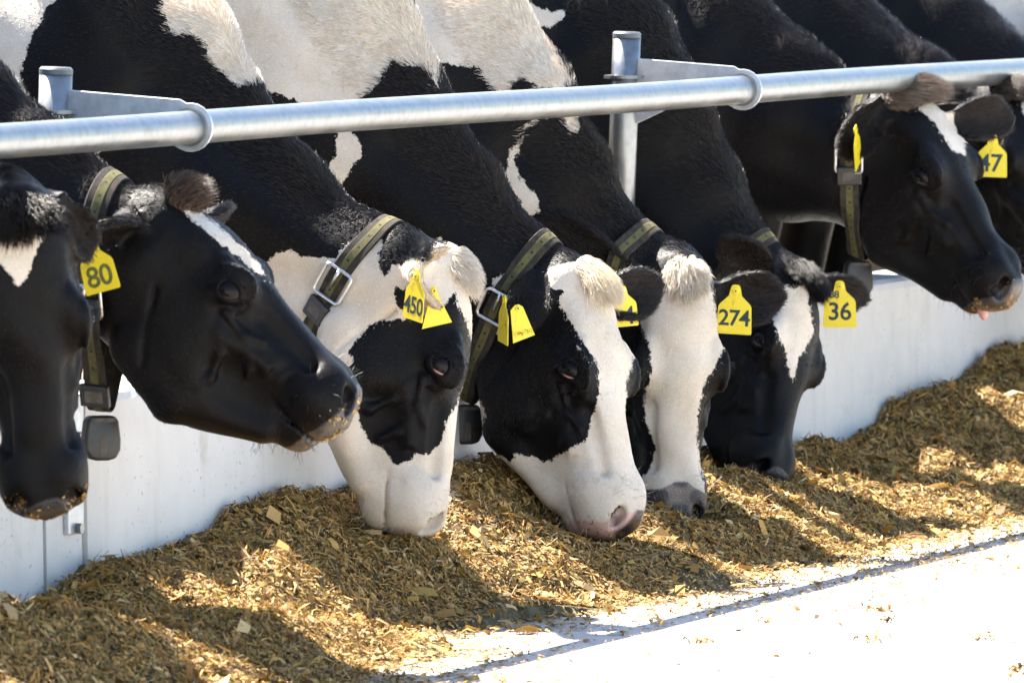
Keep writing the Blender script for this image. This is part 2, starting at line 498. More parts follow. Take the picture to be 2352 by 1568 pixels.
def surface_nets(fld):
    D = fld.D; ax, ay, az = fld.a
    nx, ny, nz = D.shape
    ins = D < 0
    cnt = np.zeros((nx-1, ny-1, nz-1), dtype=np.uint8)
    for i in (0, 1):
        for j in (0, 1):
            for k in (0, 1):
                cnt += ins[i:nx-1+i, j:ny-1+j, k:nz-1+k]
    act = (cnt > 0) & (cnt < 8)
    I, J, K = np.nonzero(act)
    vid = np.full(act.shape, -1, dtype=np.int32); vid[I, J, K] = np.arange(len(I))
    S = np.zeros((len(I), 3)); W = np.zeros(len(I))
    cs = [(i, j, k) for i in (0, 1) for j in (0, 1) for k in (0, 1)]
    for a in cs:
        for axis in range(3):
            if a[axis]: continue
            b = list(a); b[axis] = 1
            fa = D[I+a[0], J+a[1], K+a[2]]; fb = D[I+b[0], J+b[1], K+b[2]]
            m = (fa < 0) != (fb < 0)
            t = np.where(m, fa/np.where(m, fa-fb, 1), 0)
            pa = np.stack([ax[I+a[0]], ay[J+a[1]], az[K+a[2]]], 1); pb = np.stack([ax[I+b[0]], ay[J+b[1]], az[K+b[2]]], 1)
            S += np.where(m[:, None], pa+(pb-pa)*t[:, None], 0); W += m
    V = S/W[:, None]
    Fs = []
    for axis in range(3):
        o = [1, 1, 1]; o[axis] = 0
        sl0 = [slice(1, -1)]*3; sl0[axis] = slice(0, -1); sl1 = list(sl0); sl1[axis] = slice(1, None)
        a = ins[tuple(sl0)]; b = ins[tuple(sl1)]
        ch = np.argwhere(a != b)
        base = ch.copy()
        for x in range(3):
            if x != axis: base[:, x] += 1
        u, v = [(1, 2), (2, 0), (0, 1)][axis]
        def cell(du, dv_):
            c = base.copy(); c[:, u] += du; c[:, v] += dv_
            return vid[c[:, 0], c[:, 1], c[:, 2]]
        q = np.stack([cell(-1, -1), cell(0, -1), cell(0, 0), cell(-1, 0)], 1)
        inside_first = a[tuple(ch.T)]
        q[~inside_first] = q[~inside_first][:, ::-1]
        Fs.append(q)
    F = np.concatenate(Fs)
    F = F[(F >= 0).all(1)]
    return V, F

def axis_grid(lo, hi, zones, coarse):
    out = [lo]; x = lo
    while x < hi:
        h = coarse
        for (a, b, s) in zones:
            d = max(a-x, x-b, 0)
            h = min(h, s + max(0, d-.01)*.22)
        x += h; out.append(x)
    return np.array(out)

def ell(c, r, R=None):
    c = np.asarray(c, dtype=np.float32); r = np.asarray(r, dtype=np.float32); m = float(r.min())
    def f(X, Y, Z):
        x, y, z = X-c[0], Y-c[1], Z-c[2]
        if R is not None:
            x, y, z = (R[0, 0]*x+R[1, 0]*y+R[2, 0]*z, R[0, 1]*x+R[1, 1]*y+R[2, 1]*z, R[0, 2]*x+R[1, 2]*y+R[2, 2]*z)
        return (np.sqrt((x/r[0])**2+(y/r[1])**2+(z/r[2])**2)-1)*m
    e = float(r.max())+.06
    return f, c-e, c+e
def cone(a, b, ra, rb):
    a = np.asarray(a, dtype=np.float32); b = np.asarray(b, dtype=np.float32); d = b-a; L2 = float(d@d)
    def f(X, Y, Z):
        t = np.clip(((X-a[0])*d[0]+(Y-a[1])*d[1]+(Z-a[2])*d[2])/L2, 0, 1)
        return np.sqrt((X-a[0]-t*d[0])**2+(Y-a[1]-t*d[1])**2+(Z-a[2]-t*d[2])**2)-(ra+(rb-ra)*t)
    e = max(ra, rb)+.06
    return f, np.minimum(a, b)-e, np.maximum(a, b)+e
def seg_loft(p0, p1, h0, h1, w0, w1):
    p0 = np.asarray(p0, float); p1 = np.asarray(p1, float)
    d = p1-p0; L = np.linalg.norm(d); d = d/L
    c = np.cross(d, (0, 0, 1)); c /= np.linalg.norm(c); b = np.cross(c, d)
    def f(X, Y, Z):
        x, y, z = X-p0[0], Y-p0[1], Z-p0[2]
        tt = x*d[0]+y*d[1]+z*d[2]
        t = np.clip(tt/L, 0, 1); ra = tt-t*L
        x = x-t*L*d[0]; y = y-t*L*d[1]; z = z-t*L*d[2]
        rb = x*b[0]+y*b[1]+z*b[2]; rc = x*c[0]+y*c[1]+z*c[2]
        hb = h0+(h1-h0)*t; hc = w0+(w1-w0)*t
        return (np.sqrt((rb/hb)**2+(rc/hc)**2+(ra/hc)**2)-1)*np.minimum(hb, hc)
    e = max(h0, h1, w0, w1)+.06
    return f, np.minimum(p0, p1)-e, np.maximum(p0, p1)+e
def sstep(a, b, x):
    t = np.clip((x-a)/(b-a), 0, 1); return t*t*(3-2*t)

HX = np.array([-.05, -.02, 0, .04, .09, .15, .21, .27, .33, .39, .44, .48, .51, .535, .552, .565])
HT = np.array([-.075, -.05, -.022, .000, .012, .014, .010, .003, -.006, -.014, -.018, -.019, -.025, -.042, -.07, -.085])
HB = np.array([-.085, -.125, -.165, -.215, -.258, -.285, -.298, -.300, -.285, -.250, -.217, -.193, -.177, -.160, -.132, -.10])
HW = np.array([.01, .045, .066, .082, .088, .094, .094, .086, .077, .069, .066, .070, .071, .062, .040, .008])

BX = np.array([-2.12, -2.06, -1.95, -1.75, -1.45, -1.1, -.8, -.55, -.36, -.24, -.17, -.12])
BT = np.array([1.15, 1.34, 1.40, 1.43, 1.40, 1.375, 1.37, 1.40, 1.33, 1.17, 1.02, .92])
BB = np.array([1.02, .92, .82, .70, .60, .57, .575, .60, .63, .66, .70, .80])
BW = np.array([.04, .15, .22, .27, .30, .315, .31, .285, .24, .19, .14, .05])

def poly_sd(px, py, poly):
    P = np.asarray(poly, float); n = len(P)
    d2 = np.full(px.shape, 1e12); ins = np.zeros(px.shape, bool)
    for i in range(n):
        a = P[i]; b = P[(i+1) % n]; e = b-a
        wx, wy = px-a[0], py-a[1]
        t = np.clip((wx*e[0]+wy*e[1])/(e@e), 0, 1)
        d2 = np.minimum(d2, (wx-t*e[0])**2+(wy-t*e[1])**2)
        c = ((a[1] > py) != (b[1] > py))
        if abs(e[1]) > 1e-9:
            ins ^= c & (px < (b[0]-a[0])*(py-a[1])/(b[1]-a[1])+a[0])
    return np.where(ins, 1, -1)*np.sqrt(d2)

class Cow:
    pass

def build_cow(sp):
    s = sp['s']
    O = FW(s, 0, 0); n3 = np.array(N3); u3 = np.array(U3); o3 = np.array(O)
    def to_cow(v): r = np.asarray(v, float)-o3; return np.stack([r@n3, r@u3, r[..., 2]], -1)
    def to_world(c): c = np.asarray(c, float); return o3 + c[..., 0:1]*n3 + c[..., 1:2]*u3 + c[..., 2:3]*np.array([0, 0, 1.])
    pn, pz = on_plane(sp['P'][0], sp['P'][1], s); PY = (P1+U*s+N*pn)[1]+sp['P'][2]
    P = to_cow(np.array(at(sp['P'][0], sp['P'][1], PY))); Mz = to_cow(np.array(at(sp['M'][0], sp['M'][1], PY+sp['M'][2])))
    ax = Mz-P; L = np.linalg.norm(ax); hx = ax/L; sc = L/.545*sp.get('fat', 1)
    sx = L/.545
    psi = math.radians(sp['psi']); hint = np.array([math.cos(psi), -math.sin(psi), sp.get('up', 0.)])
    hint = np.array([hint@n3, hint@u3, hint[2]])
    hz = hint-hx*(hint@hx); hz /= np.linalg.norm(hz); hy = np.cross(hz, hx)
    R = np.stack([hx, hy, hz], 1).astype(np.float32)       # columns: down the face, to the animal's left, out of the forehead
    S3 = np.array([sx, sc, sc], dtype=np.float32)
    def h2c(p): return P + R@(np.asarray(p, float)*S3)
    def c2h(c): return ((np.asarray(c)-P)@R)/S3
    cow = Cow(); cow.sp = sp; cow.h2c = h2c; cow.c2h = c2h; cow.R = R; cow.P = P; cow.O = O; cow.to_world = to_world; cow.to_cow = to_cow
    cow.S3 = S3
    # neck stations from the crest line
    st = []
    for (px, py, hd, hw) in sp['crest']:
        n_, z_ = on_plane(px, py, s); st.append([n_, z_, hd, hw])
    st = np.array(st)
    hc = h2c((.035, 0, -.125))
    cen = []
    for i in range(len(st)):
        a = st[max(i-1, 0)]; b = st[min(i+1, len(st)-1)]
        d = b[:2]-a[:2]; d /= np.linalg.norm(d); nn = np.array([-d[1], d[0]])
        if nn[1] < 0: nn = -nn
        c = st[i, :2]-nn*st[i, 2]
        lat = hc[1]*sstep(-.25, hc[0], c[0])*.8
        cen.append(((c[0], lat, c[1]), st[i, 2], st[i, 3]))
    cen = [((-.36, 0, .93), .31, .20)] + cen + [((hc[0], hc[1], hc[2]), .118*sc, .086*sc)]
    cow.neck = cen
    # grid
    ears = []
    for side, e in sp['ears'].items():
        b = np.array(e.get('base', (.05, .080, -.058)))*np.array([1, side, 1]); b = h2c(b)
        l = np.array(e['dir'], float); l[1] *= side; l = R@l; l /= np.linalg.norm(l)
        t = np.array(e['face'], float); t[1] *= side; t = R@t; t -= l*(t@l); t /= np.linalg.norm(t)
        ears.append((b, l, t, np.cross(t, l), e.get('len', .185), e.get('wid', .056), e.get('cup', .035), e.get('droop', 0.)))
    cow.ears = ears
    hp = [h2c((x, y, z)) for x in (-.05, .57) for y in (-.12, .12) for z in (-.27, .03)]
    hp += [e[0]+e[1]*e[4]+e[3]*q for e in ears for q in (-.05, .05)]
    hp = np.array(hp); lo = hp.min(0)-.02; hi = hp.max(0)+.02
    q = sp.get('q', .0062)
    gx = axis_grid(-2.2, hi[0]+.03, [(lo[0], hi[0], q), (-.4, lo[0], .011)], .045)
    gy = axis_grid(min(-.40, lo[1]-.02), max(.40, hi[1]+.02), [(lo[1], hi[1], q), (-.25, .25, .011)], .03)
    gz = axis_grid(min(.02, lo[2]-.03), max(1.5, hi[2]+.03), [(lo[2], hi[2], q), (hi[2], 1.25, .011)], .03)
    fld = Field(gx, gy, gz)
    # trunk
    def trunk(X, Y, Z):
        x = X+0*Y
        tp = np.interp(x, BX, BT).astype(np.float32); bt = np.interp(x, BX, BB).astype(np.float32); wd = np.interp(x, BX, BW).astype(np.float32)
        c = (tp+bt)/2; h = (tp-bt)/2
        v = (Z-c)/h; we = wd*(1-.50*np.clip(v, 0, 1)**1.6)
        over = np.maximum(0, np.maximum(X-BX[-1], BX[0]-X))
        return ((np.abs(Y/we)**2.3+np.abs(v)**2.3)**(1/2.3)-1)*.16+over
    fld.add(trunk, (-2.2, -.4, .4), (.0, .4, 1.5), 0)
    for sd in (-1, 1):
        fld.add(*ell((-.33, .165*sd, 1.03), (.13, .075, .28)), k=.06)       # shoulder blade
        fld.add(*ell((-.19, .13*sd, .82), (.09, .07, .11)), k=.06)          # point of shoulder
        fld.add(*cone((-.36, .15*sd, .78), (-.40, .15*sd, .42), .095, .055), k=.05)
        fld.add(*cone((-.40, .15*sd, .42), (-.36, .15*sd, .10), .048, .040), k=.02)
        fld.add(*cone((-.36, .15*sd, .10), (-.31, .15*sd, .075), .05, .05), k=.02)
        fld.add(*ell((-1.75, .18*sd, .95), (.2, .11, .3)), k=.06)
        fld.add(*cone((-1.72, .19*sd, .75), (-1.92, .17*sd, .48), .10, .055), k=.05)
        fld.add(*cone((-1.92, .17*sd, .48), (-1.85, .17*sd, .10), .05, .042), k=.02)
        fld.add(*cone((-1.85, .17*sd, .10), (-1.79, .17*sd, .075), .05, .05), k=.02)
    fld.add(*ell((-1.55, 0, .58), (.22, .17, .14)), k=.05)                  # udder
    fld.add(*cone((-2.05, 0, 1.36), (-2.14, 0, .6), .03, .02), k=.02)       # tail
    # neck
    for a, b in zip(cen[:-1], cen[1:]):
        fld.add(*seg_loft(a[0], b[0], a[1], b[1], a[2], b[2]), k=.045)
    # throat fold and muscle ridges of the neck
    for sd in (-1, 1):
        a, b = np.array(cen[1][0]), np.array(cen[-1][0])
        fld.add(*cone(a+(0, sd*cen[1][2]*.72, -.05), b+(0, sd*.05, -.02), .07, .035), k=.05)
    # head
    def wrap(fn, lo, hi, k, cut=False):
        cs = np.array([h2c((x, y, z)) for x in (lo[0], hi[0]) for y in (lo[1], hi[1]) for z in (lo[2], hi[2])])
        def g(X, Y, Z):
            x, y, z = X-P[0], Y-P[1], Z-P[2]
            return fn((R[0, 0]*x+R[1, 0]*y+R[2, 0]*z)/S3[0], (R[0, 1]*x+R[1, 1]*y+R[2, 1]*z)/S3[1], (R[0, 2]*x+R[1, 2]*y+R[2, 2]*z)/S3[2])*sc
        (fld.cut if cut else fld.add)(g, cs.min(0), cs.max(0), k)
    def he(c, r, k=.02, cut=False, Rm=None, both=False):
        for sd in ((1, -1) if both else (1,)):
            c2 = np.array(c, float)*np.array([1, sd, 1]); e = max(r)+.04
            R2 = None
            if Rm is not None:
                R2 = np.array(Rm, dtype=np.float32)*(1 if sd == 1 else np.outer([1, -1, 1], [1, 1, 1]).astype(np.float32))
            f, _, _ = ell(c2, r, R2); wrap(f, c2-e, c2+e, k, cut)
    def hcone(a, b, ra, rb, k=.015, cut=False, both=True):
        for sd in ((1, -1) if both else (1,)):
            m = np.array([1, sd, 1]); f, l_, h_ = cone(np.array(a)*m, np.array(b)*m, ra, rb); wrap(f, l_, h_, k, cut)
    def skull(x, y, z):
        sh = x.shape
        tp = np.interp(x, HX, HT).astype(np.float32); bt = np.interp(x, HX, HB).astype(np.float32); wd = np.interp(x, HX, HW).astype(np.float32)
        c = bt+(tp-bt)*.60; h = np.where(z > c, tp-c, c-bt)+1e-3
        v = (z-c)/h
        we = wd*np.where(v > 0, 1-.10*np.clip(v, 0, 1)**2, 1-.30*np.clip(-v, 0, 1)**1.4)
        over = np.maximum(0, np.maximum(x-.562, -.045-x))
        return ((np.abs(y/we)**2.5+np.abs(v)**2.5)**(1/2.5)-1)*np.minimum(.07, np.minimum(we, h)*.9+.004)+over*1.5
    wrap(skull, (-.07, -.15, -.31), (.60, .15, .05), .045)
    he((.005, 0, -.035), (.05, .062, .045), .03)                              # poll
    he((.13, 0, -.03), (.11, .085, .045), .03)                               # broad forehead
    he((.205, .083, -.042), (.054, .036, .044), .025, both=True)              # orbit
    hcone((.165, .080, -.016), (.215, .090, -.016), .017, .015, .018)         # brow
    he((.225, .060, -.185), (.115, .042, .095), .03, both=True)              # cheek
    hcone((.14, .055, -.240), (.27, .05, -.262), .036, .032, .03)
    hcone((.27, .05, -.262), (.44, .03, -.188), .028, .026, .03)             # jaw bone
    hcone((.255, .080, -.105), (.37, .068, -.105), .014, .010, .02)           # facial ridge
    he((.476, .034, -.085), (.064, .048, .064), .02, both=True)              # upper lip
    he((.528, 0, -.074), (.030, .056, .046), .02)                             # nose pad
    he((.488, 0, -.164), (.048, .043, .030), .015)                            # chin
    he((.268, .100, -.072), (.05, .014, .02), .02, True, both=True)           # hollow before the eye
    he((.115, .107, -.035), (.05, .014, .03), .02, True, both=True)           # temple hollow
    he((.365, .085, -.165), (.07, .017, .035), .03, True, both=True)            # hollow behind the lips
    hcone((.30, .066, -.04), (.43, .055, -.05), .010, .008, .02, True)          # side of the nose
    # nostrils and mouth
    cR = np.array([[.80, .30, -.52], [-.35, .94, 0.0], [.49, .18, .85]], dtype=np.float32)
    he((.528, .046, -.052), (.016, .016, .029), .008, True, cR, both=True)
    he((.518, .058, -.066), (.012, .009, .012), .008, True, both=True)
    he((.510, .044, -.053), (.026, .010, .016), .004, True, cR, both=True)
    # folds round the eye, veins and creases of the lip
    for (r_, a0, a1) in ((.034, 20, 165), (.043, 35, 150), (.036, 200, 320)):
        pts = [(.212-r_*1.25*math.cos(math.radians(a)), .094+.010*math.sin(math.radians(a)), -.040+r_*math.sin(math.radians(a))) for a in np.linspace(a0, a1, 7)]
        for p_, q_ in zip(pts[:-1], pts[1:]): hcone(np.array(p_)-(0, .0015, 0), np.array(q_)-(0, .0015, 0), .0042, .0042, .009)
    for ch in ([(.24, .088, -.10), (.28, .086, -.135), (.30, .082, -.18), (.275, .078, -.235)], [(.30, .079, -.085), (.345, .073, -.125), (.36, .070, -.16)], [(.235, .098, -.075), (.29, .086, -.085), (.33, .076, -.070)]):
        for p_, q_ in zip(ch[:-1], ch[1:]): hcone(np.array(p_)-(0, .0025, 0), np.array(q_)-(0, .0025, 0), .0050, .0040, .013)
    for ch in ([(.425, .066, -.055), (.41, .072, -.09), (.415, .072, -.125)], [(.40, .067, -.06), (.385, .073, -.10), (.388, .072, -.14)], [(.445, .072, -.12), (.425, .074, -.15)], [(.10, .088, -.13), (.135, .098, -.19), (.18, .095, -.245)]):
        for p_, q_ in zip(ch[:-1], ch[1:]): hcone(np.array(p_)+(0, .0012, 0), np.array(q_)+(0, .0012, 0), .0026, .0026, .012, True)
    def mouth(x, y, z):
        zc = -.146+.10*np.maximum(0, .47-x)**1.0*.55
        core = .052*np.clip((.56-x)/.1, .2, 1)-.001+.02*np.clip((.45-x)/.06, 0, 1)
        return np.maximum(np.maximum(np.abs(z-zc)-.0018, core-np.abs(y)), np.maximum(.385-x, x-.60))
    wrap(mouth, (.36, -.12, -.2), (.60, .12, -.05), .008, True)
    # eye sockets
    cow.eye_h = [np.array((.212, sd*.105, -.040)) for sd in (-1, 1)]
    for c in cow.eye_h:
        f, l_, h_ = ell(c+np.array((0, np.sign(c[1])*.012, 0)), (.021, .014, .014)); wrap(f, l_, h_, .008, True)
    # ears: cupped leaves
    for (b, l, t, wv, Le, We, cup, droop) in ears:
        def earf(X, Y, Z, b=b, l=l, t=t, wv=wv, Le=Le, We=We, cup=cup, droop=droop):
            x, y, z = X-b[0], Y-b[1], Z-b[2]
            a = (x*l[0]+y*l[1]+z*l[2])/Le; c = x*wv[0]+y*wv[1]+z*wv[2]; d = x*t[0]+y*t[1]+z*t[2]
            hw = We*np.interp(a, [-.1, 0, .12, .3, .5, .68, .85, .95, 1.0, 1.1], [.42, .45, .55, .88, 1.0, .95, .66, .36, .08, .0]).astype(np.float32)
            cw = np.clip(c/We, -1.3, 1.3)
            d0 = cup*(cw**2)*np.clip(1.15-a*.55, 0, 2) - cup*.35 - droop*np.clip(a, 0, 1)**2
            th = np.interp(a, [-.1, 0, .2, .5, 1], [.022, .020, .012, .0085, .007]).astype(np.float32)
            return np.maximum(np.maximum((np.abs(d-d0)-th)*.8, np.abs(c)-hw), np.maximum((a-1)*Le, (-.1-a)*Le))
        e = b+l*Le
        fld.add(earf, np.minimum(b, e)-We-.05, np.maximum(b, e)+We+.05, .014)
    # gentle unevenness of flesh
    X, Y, Z = [a for a in fld.pts((slice(None),)*3)]
    ph = sp['seed']*1.7
    nz_ = np.sin(X*31+ph+1.5*np.sin(Z*17+ph))*np.sin(Z*27+1.3*ph+np.sin(Y*21))*np.sin(Y*24+ph*.6)
    fld.D += (.0045*nz_).astype(np.float32)
    for (n_, z_, dn, dz, ln, dp) in sp.get('folds', []):
        pass
    V, F = surface_nets(fld)
    del fld
    cow.V = V; cow.F = F
    root = np_mesh('dairy_cow', V, F, M['hide'])
    mw = Matrix(((N3.x, U3.x, 0, O.x), (N3.y, U3.y, 0, O.y), (0, 0, 1, 0), (0, 0, 0, 1)))
    root.matrix_world = mw
    cow.root = root
    me = root.data
    if not me.validate(verbose=False): pass
    nv = len(me.vertices)
    NR = np.zeros(nv*3, dtype=np.float32); me.vertex_normals.foreach_get('vector', NR); NR = NR.reshape(-1, 3)
    cow.NR = NR
    H = c2h(V); cow.H = H
    # ear coordinates per vertex
    earw = np.zeros(nv); eara = np.zeros(nv); earin = np.zeros(nv)
    for (b, l, t, wv, Le, We, cup, droop) in ears:
        r = V-b; a = (r@l)/Le; c = np.abs(r@wv); d = r@t
        m = (a > .10) & (a < 1.06) & (c < We*1.15) & (np.abs(d+droop*np.clip(a, 0, 1)**2) < .075)
        earw = np.maximum(earw, m*sstep(.10, .28, a)); eara = np.where(m, a, eara)
        earin = np.where(m & (NR@t > .2), 1, earin)
    cow.earw = earw; cow.eara = eara
    inhead = (H[:, 0] > -.02) & (np.abs(H[:, 1]) < .14) & (H[:, 2] > -.33) & (H[:, 2] < .08)
    cow.inhead = inhead | (earw > 0)
    # coat
    W = to_world(V)
    camv = np.array([0, 0, CAMZ])-W; camv /= np.linalg.norm(camv, axis=1)[:, None]
    NW = NR[:, 0:1]*n3+NR[:, 1:2]*u3+NR[:, 2:3]*np.array([0, 0, 1.])
    facing = (NW*camv).sum(1) > -.05
    Hm = H*np.array([1, -1, 1]); Vh = P+(Hm*S3)@R.T
    Vm = V*np.array([1, -1, 1])
    farside = np.where(inhead, H[:, 1] > .012, V[:, 1] > np.interp(V[:, 0], [c[0][0] for c in cen], [c[0][1] for c in cen])+.03)
    hidden = ~facing & (earw < .05) & farside
    Wq = to_world(np.where((hidden & inhead)[:, None], Vh, np.where((hidden & ~inhead)[:, None], Vm, V)))
    px, py = proj(Wq)
    sdv = np.full(nv, -80.0 if not sp.get('white') else 80.0)
    for pl_ in sp.get('coat', []):
        sg, poly = pl_[0], pl_[1]
        d = poly_sd(px, py, poly)
        if len(pl_) > 2:
            keep = pl_[2]                      # 'head': only on the head, 'body': only off it
            mk = cow.inhead if keep == 'head' else ~cow.inhead
            if keep == 'skull': mk = cow.inhead & (earw < .02)
            d = np.where(mk, d, -200)
        sdv = np.maximum(sdv, d) if sg > 0 else np.minimum(sdv, -d)
    coat = np.clip(sdv/1170, -.08, .08)
    ec = sp.get('earcoat', -1)
    if ec is not None: coat = np.where(earw > .35, ec*.06, coat)
    cow.coat = coat
    # bare muzzle
    mx = sstep(sp.get('mx0', .50), sp.get('mx0', .50)+.045, H[:, 0]+.009*np.cos(H[:, 1]*42)+.003*np.sin(H[:, 1]*60+H[:, 2]*60+ph)+.30*np.clip(-.075-H[:, 2], -.02, .06)*sp.get('lip', 1.0)) * inhead
    mx = np.maximum(mx, inhead*np.clip(1-np.linalg.norm((H*np.array([1, 0, 1])+np.array([0, 1, 0])*np.abs(H[:, 1:2])-np.array([.53, .05, -.055]))/np.array([.028, .024, .032]), axis=1), 0, 1)*1.6)
    mx = np.clip(mx, 0, 1)*sp.get('muz', 1)
    tints = sp.get('muzcol', [(.03, .028, .03)])
    base = np.tile(np.array(tints[0]), (nv, 1))
    if len(tints) > 1:
        g = np.sin(H[:, 0]*95+ph)*np.sin(H[:, 1]*70+1.3*ph)+np.sin(H[:, 2]*80+ph)
        if sp.get('muzcentre'):
            f = sstep(-.2, .5, 1.1-np.abs(H[:, 1]-.012)/.036+.35*g)[:, None]
        else:
            f = sstep(-.25, .35, g+sp.get('muzmix', 0))[:, None]
        base = base*(1-f)+np.array(tints[1])*f
    # deep inside the nostrils: shade of the cavity put into colour and gloss
    nos = np.zeros(nv)
    for q_ in ((.526, .050, -.053), (.517, .060, -.066), (.508, .046, -.054), (.496, .042, -.050)):
        nos = np.maximum(nos, sstep(1.25, .6, np.linalg.norm((np.stack([H[:, 0], np.abs(H[:, 1]), H[:, 2]], 1)-np.array(q_))/np.array([.018, .013, .022]), axis=1)))
    nos = nos*inhead*(((NR@hx.astype(np.float32)) < .45) | True)
    base = base*(1-nos[:, None]*.98)+np.array([.008, .005, .005])*nos[:, None]*.98
    mx = np.maximum(mx, nos*1.0)
    add_attr(me, 'coat', coat); add_attr(me, 'muzzle', mx)
    add_attr(me, 'muzzle_tint', np.concatenate([base, 1-.97*np.clip(nos, 0, 1)[:, None]], 1), 'FLOAT_COLOR')
    zc = np.interp(V[:, 0], [c[0][0] for c in cen], [c[0][2]+c[1]*.8 for c in cen])
    brown = np.clip(.25+.9*earw*(eara > .5)+.6*earin*earw + .35*sstep(-.03, .05, V[:, 2]-zc)*(~inhead)*(V[:, 0] > -.4), 0, 1)*sp.get('brown', .7)
    add_attr(me, 'brown', brown); cow.brown = brown
    add_attr(me, 'dirt', np.full(nv, sp.get('dirt', .35))*np.ones(nv))
    tag(root, sp['label'], 'cow', 'cows feeding over the trough wall')
    cow.bvh = BVHTree.FromPolygons([tuple(v) for v in V.tolist()], F.tolist())
    # eyes
    for sd, c in zip((-1, 1), cow.eye_h):
        make_eye(cow, sd, c, sp)
    return cow

def make_eye(cow, sd, c, sp):
    R = cow.R
    out = R@np.array([.18, sd*.95, .28]); out /= np.linalg.norm(out)
    far = cow.h2c(c)+out*.15
    hit = cow.bvh.ray_cast(Vector(far), Vector(-out))
    surf = np.array(hit[0]) if hit[0] is not None else cow.h2c(c)
    r = .025
    lng = R@np.array([.92, 0, -.20]); lng -= out*(lng@out); lng /= np.linalg.norm(lng)
    up = R@np.array([-.2, 0, 1.])*.6+np.array([0, 0, 1.]); up -= out*(up@out); up /= np.linalg.norm(up)
    lng = np.cross(up, out)
    cen = surf+out*(-.0098)
    X, Y, Z = lng, up, out
    if np.dot(np.cross(X, Y), Z) < 0: X = -X
    mat = Matrix(((X[0], Y[0], Z[0], cen[0]), (X[1], Y[1], Z[1], cen[1]), (X[2], Y[2], Z[2], cen[2]), (0, 0, 0, 1)))
    V, F = [], []
    A, B = 28, 16
    for i in range(B+1):
        th = math.pi*i/B*.62
        for j in range(A):
            a = 2*math.pi*j/A
            V.append((r*1.12*math.sin(th)*math.cos(a), r*math.sin(th)*math.sin(a), r*math.cos(th)))
    for i in range(B):
        for j in range(A):
            F.append((i*A+j, (i+1)*A+j, (i+1)*A+(j+1) % A, i*A+(j+1) % A))
    e = np_mesh('eye', V, F, M['eye'], cow.root)
    rim = sp.get('rim', (.05, .03, .03))
    add_attr(e.data, 'rim', np.tile(np.array([*rim, 1.]), (len(V), 1)), 'FLOAT_COLOR')
    e.matrix_local = mat
    # lids: a rounded rim round the almond opening
    V, F = [], []
    A = 40
    rings = [(0.0, 1.00, .0), (0.02, 1.05, .001), (.14, 1.08, .002), (.34, 1.07, .000), (.60, 1.10, -.004), (.95, 1.06, -.016)]
    for (o, rr, lift) in rings:
        for j in range(A):
            a = 2*math.pi*j/A
            ca, sa = math.cos(a), math.sin(a)
            al = .86
            be = (.70 if sa > 0 else .66)
            pw = .85
            ux = math.copysign(abs(ca)**pw, ca)*al; uy = math.copysign(abs(sa)**1.15, sa)*be
            k = math.hypot(ux, uy); dx, dy = ca, sa
            # grow outwards along the ray from the centre
            ex, ey = ux+dx*o, uy+dy*o*1.05
            th = min(1.5, math.hypot(ex, ey)); q = math.atan2(ey, ex)
            hood = .0025*max(0, sa)*(o > 0)*(1-o)
            V.append(((r*1.12*rr)*math.sin(th)*math.cos(q), (r*rr)*math.sin(th)*math.sin(q)+0, r*rr*math.cos(th)+lift*.6+hood))
    for i in range(len(rings)-1):
        for j in range(A):
            F.append((i*A+j, (i+1)*A+j, (i+1)*A+(j+1) % A, i*A+(j+1) % A))
    lid = np_mesh('eyelid', V, F, M['lid'], e)
    K = 70
    an = rng.uniform(.12*math.pi, .95*math.pi, K)
    th = np.hypot(np.cos(an)*.86, np.sin(an)*.64)+.05
    q = np.arctan2(np.sin(an)*.64, np.cos(an)*.86)
    p = np.stack([r*1.18*np.sin(th)*np.cos(q), r*1.06*np.sin(th)*np.sin(q), r*1.08*np.cos(th)], 1)
    d = np.stack([np.cos(q)*.35, np.sin(q)*.35+.1, np.full(K, 1.0)], 1)+rng.normal(0, .16, (K, 3)); d /= np.linalg.norm(d, axis=1)[:, None]
    hair_curves('eyelashes', p, d, rng.uniform(.010, .020, K), np.tile([0, 1., 0], (K, 1)), np.tile([.012, .010, .010], (K, 1)), e, .00045, .45, 5, 'darkhair')

# ------------------------------------------------------------------ hair
def hair_curves(name, P0, dirs, lens, nrm, tint, parent, rad=.0005, bend=.35, k=4, mat='hair'):
    n = len(P0)
    cv = bpy.data.hair_curves.new(name)
    cv.add_curves([k]*n)
    t = np.linspace(0, 1, k)
    pts = P0[:, None, :] + dirs[:, None, :]*(lens[:, None]*t[None, :])[..., None] - nrm[:, None, :]*(bend*lens[:, None]*t[None, :]**2)[..., None]
    cv.position_data.foreach_set('vector', pts.astype(np.float32).ravel())
    ra = cv.attributes.get('radius') or cv.attributes.new('radius', 'FLOAT', 'POINT')
    rd = (rad if np.ndim(rad) else np.full(n, rad))[:, None]*np.interp(t, [0, .6, 1], [1, .8, .15])[None, :]
    ra.data.foreach_set('value', rd.astype(np.float32).ravel())
    ca = cv.attributes.new('hair_tint', 'FLOAT_COLOR', 'CURVE')
    ca.data.foreach_set('color', np.concatenate([tint, np.ones((n, 1))], 1).astype(np.float32).ravel())
    cv.materials.append(M[mat])
    o = bpy.data.objects.new(name, cv)
    link(o, parent)
    return o

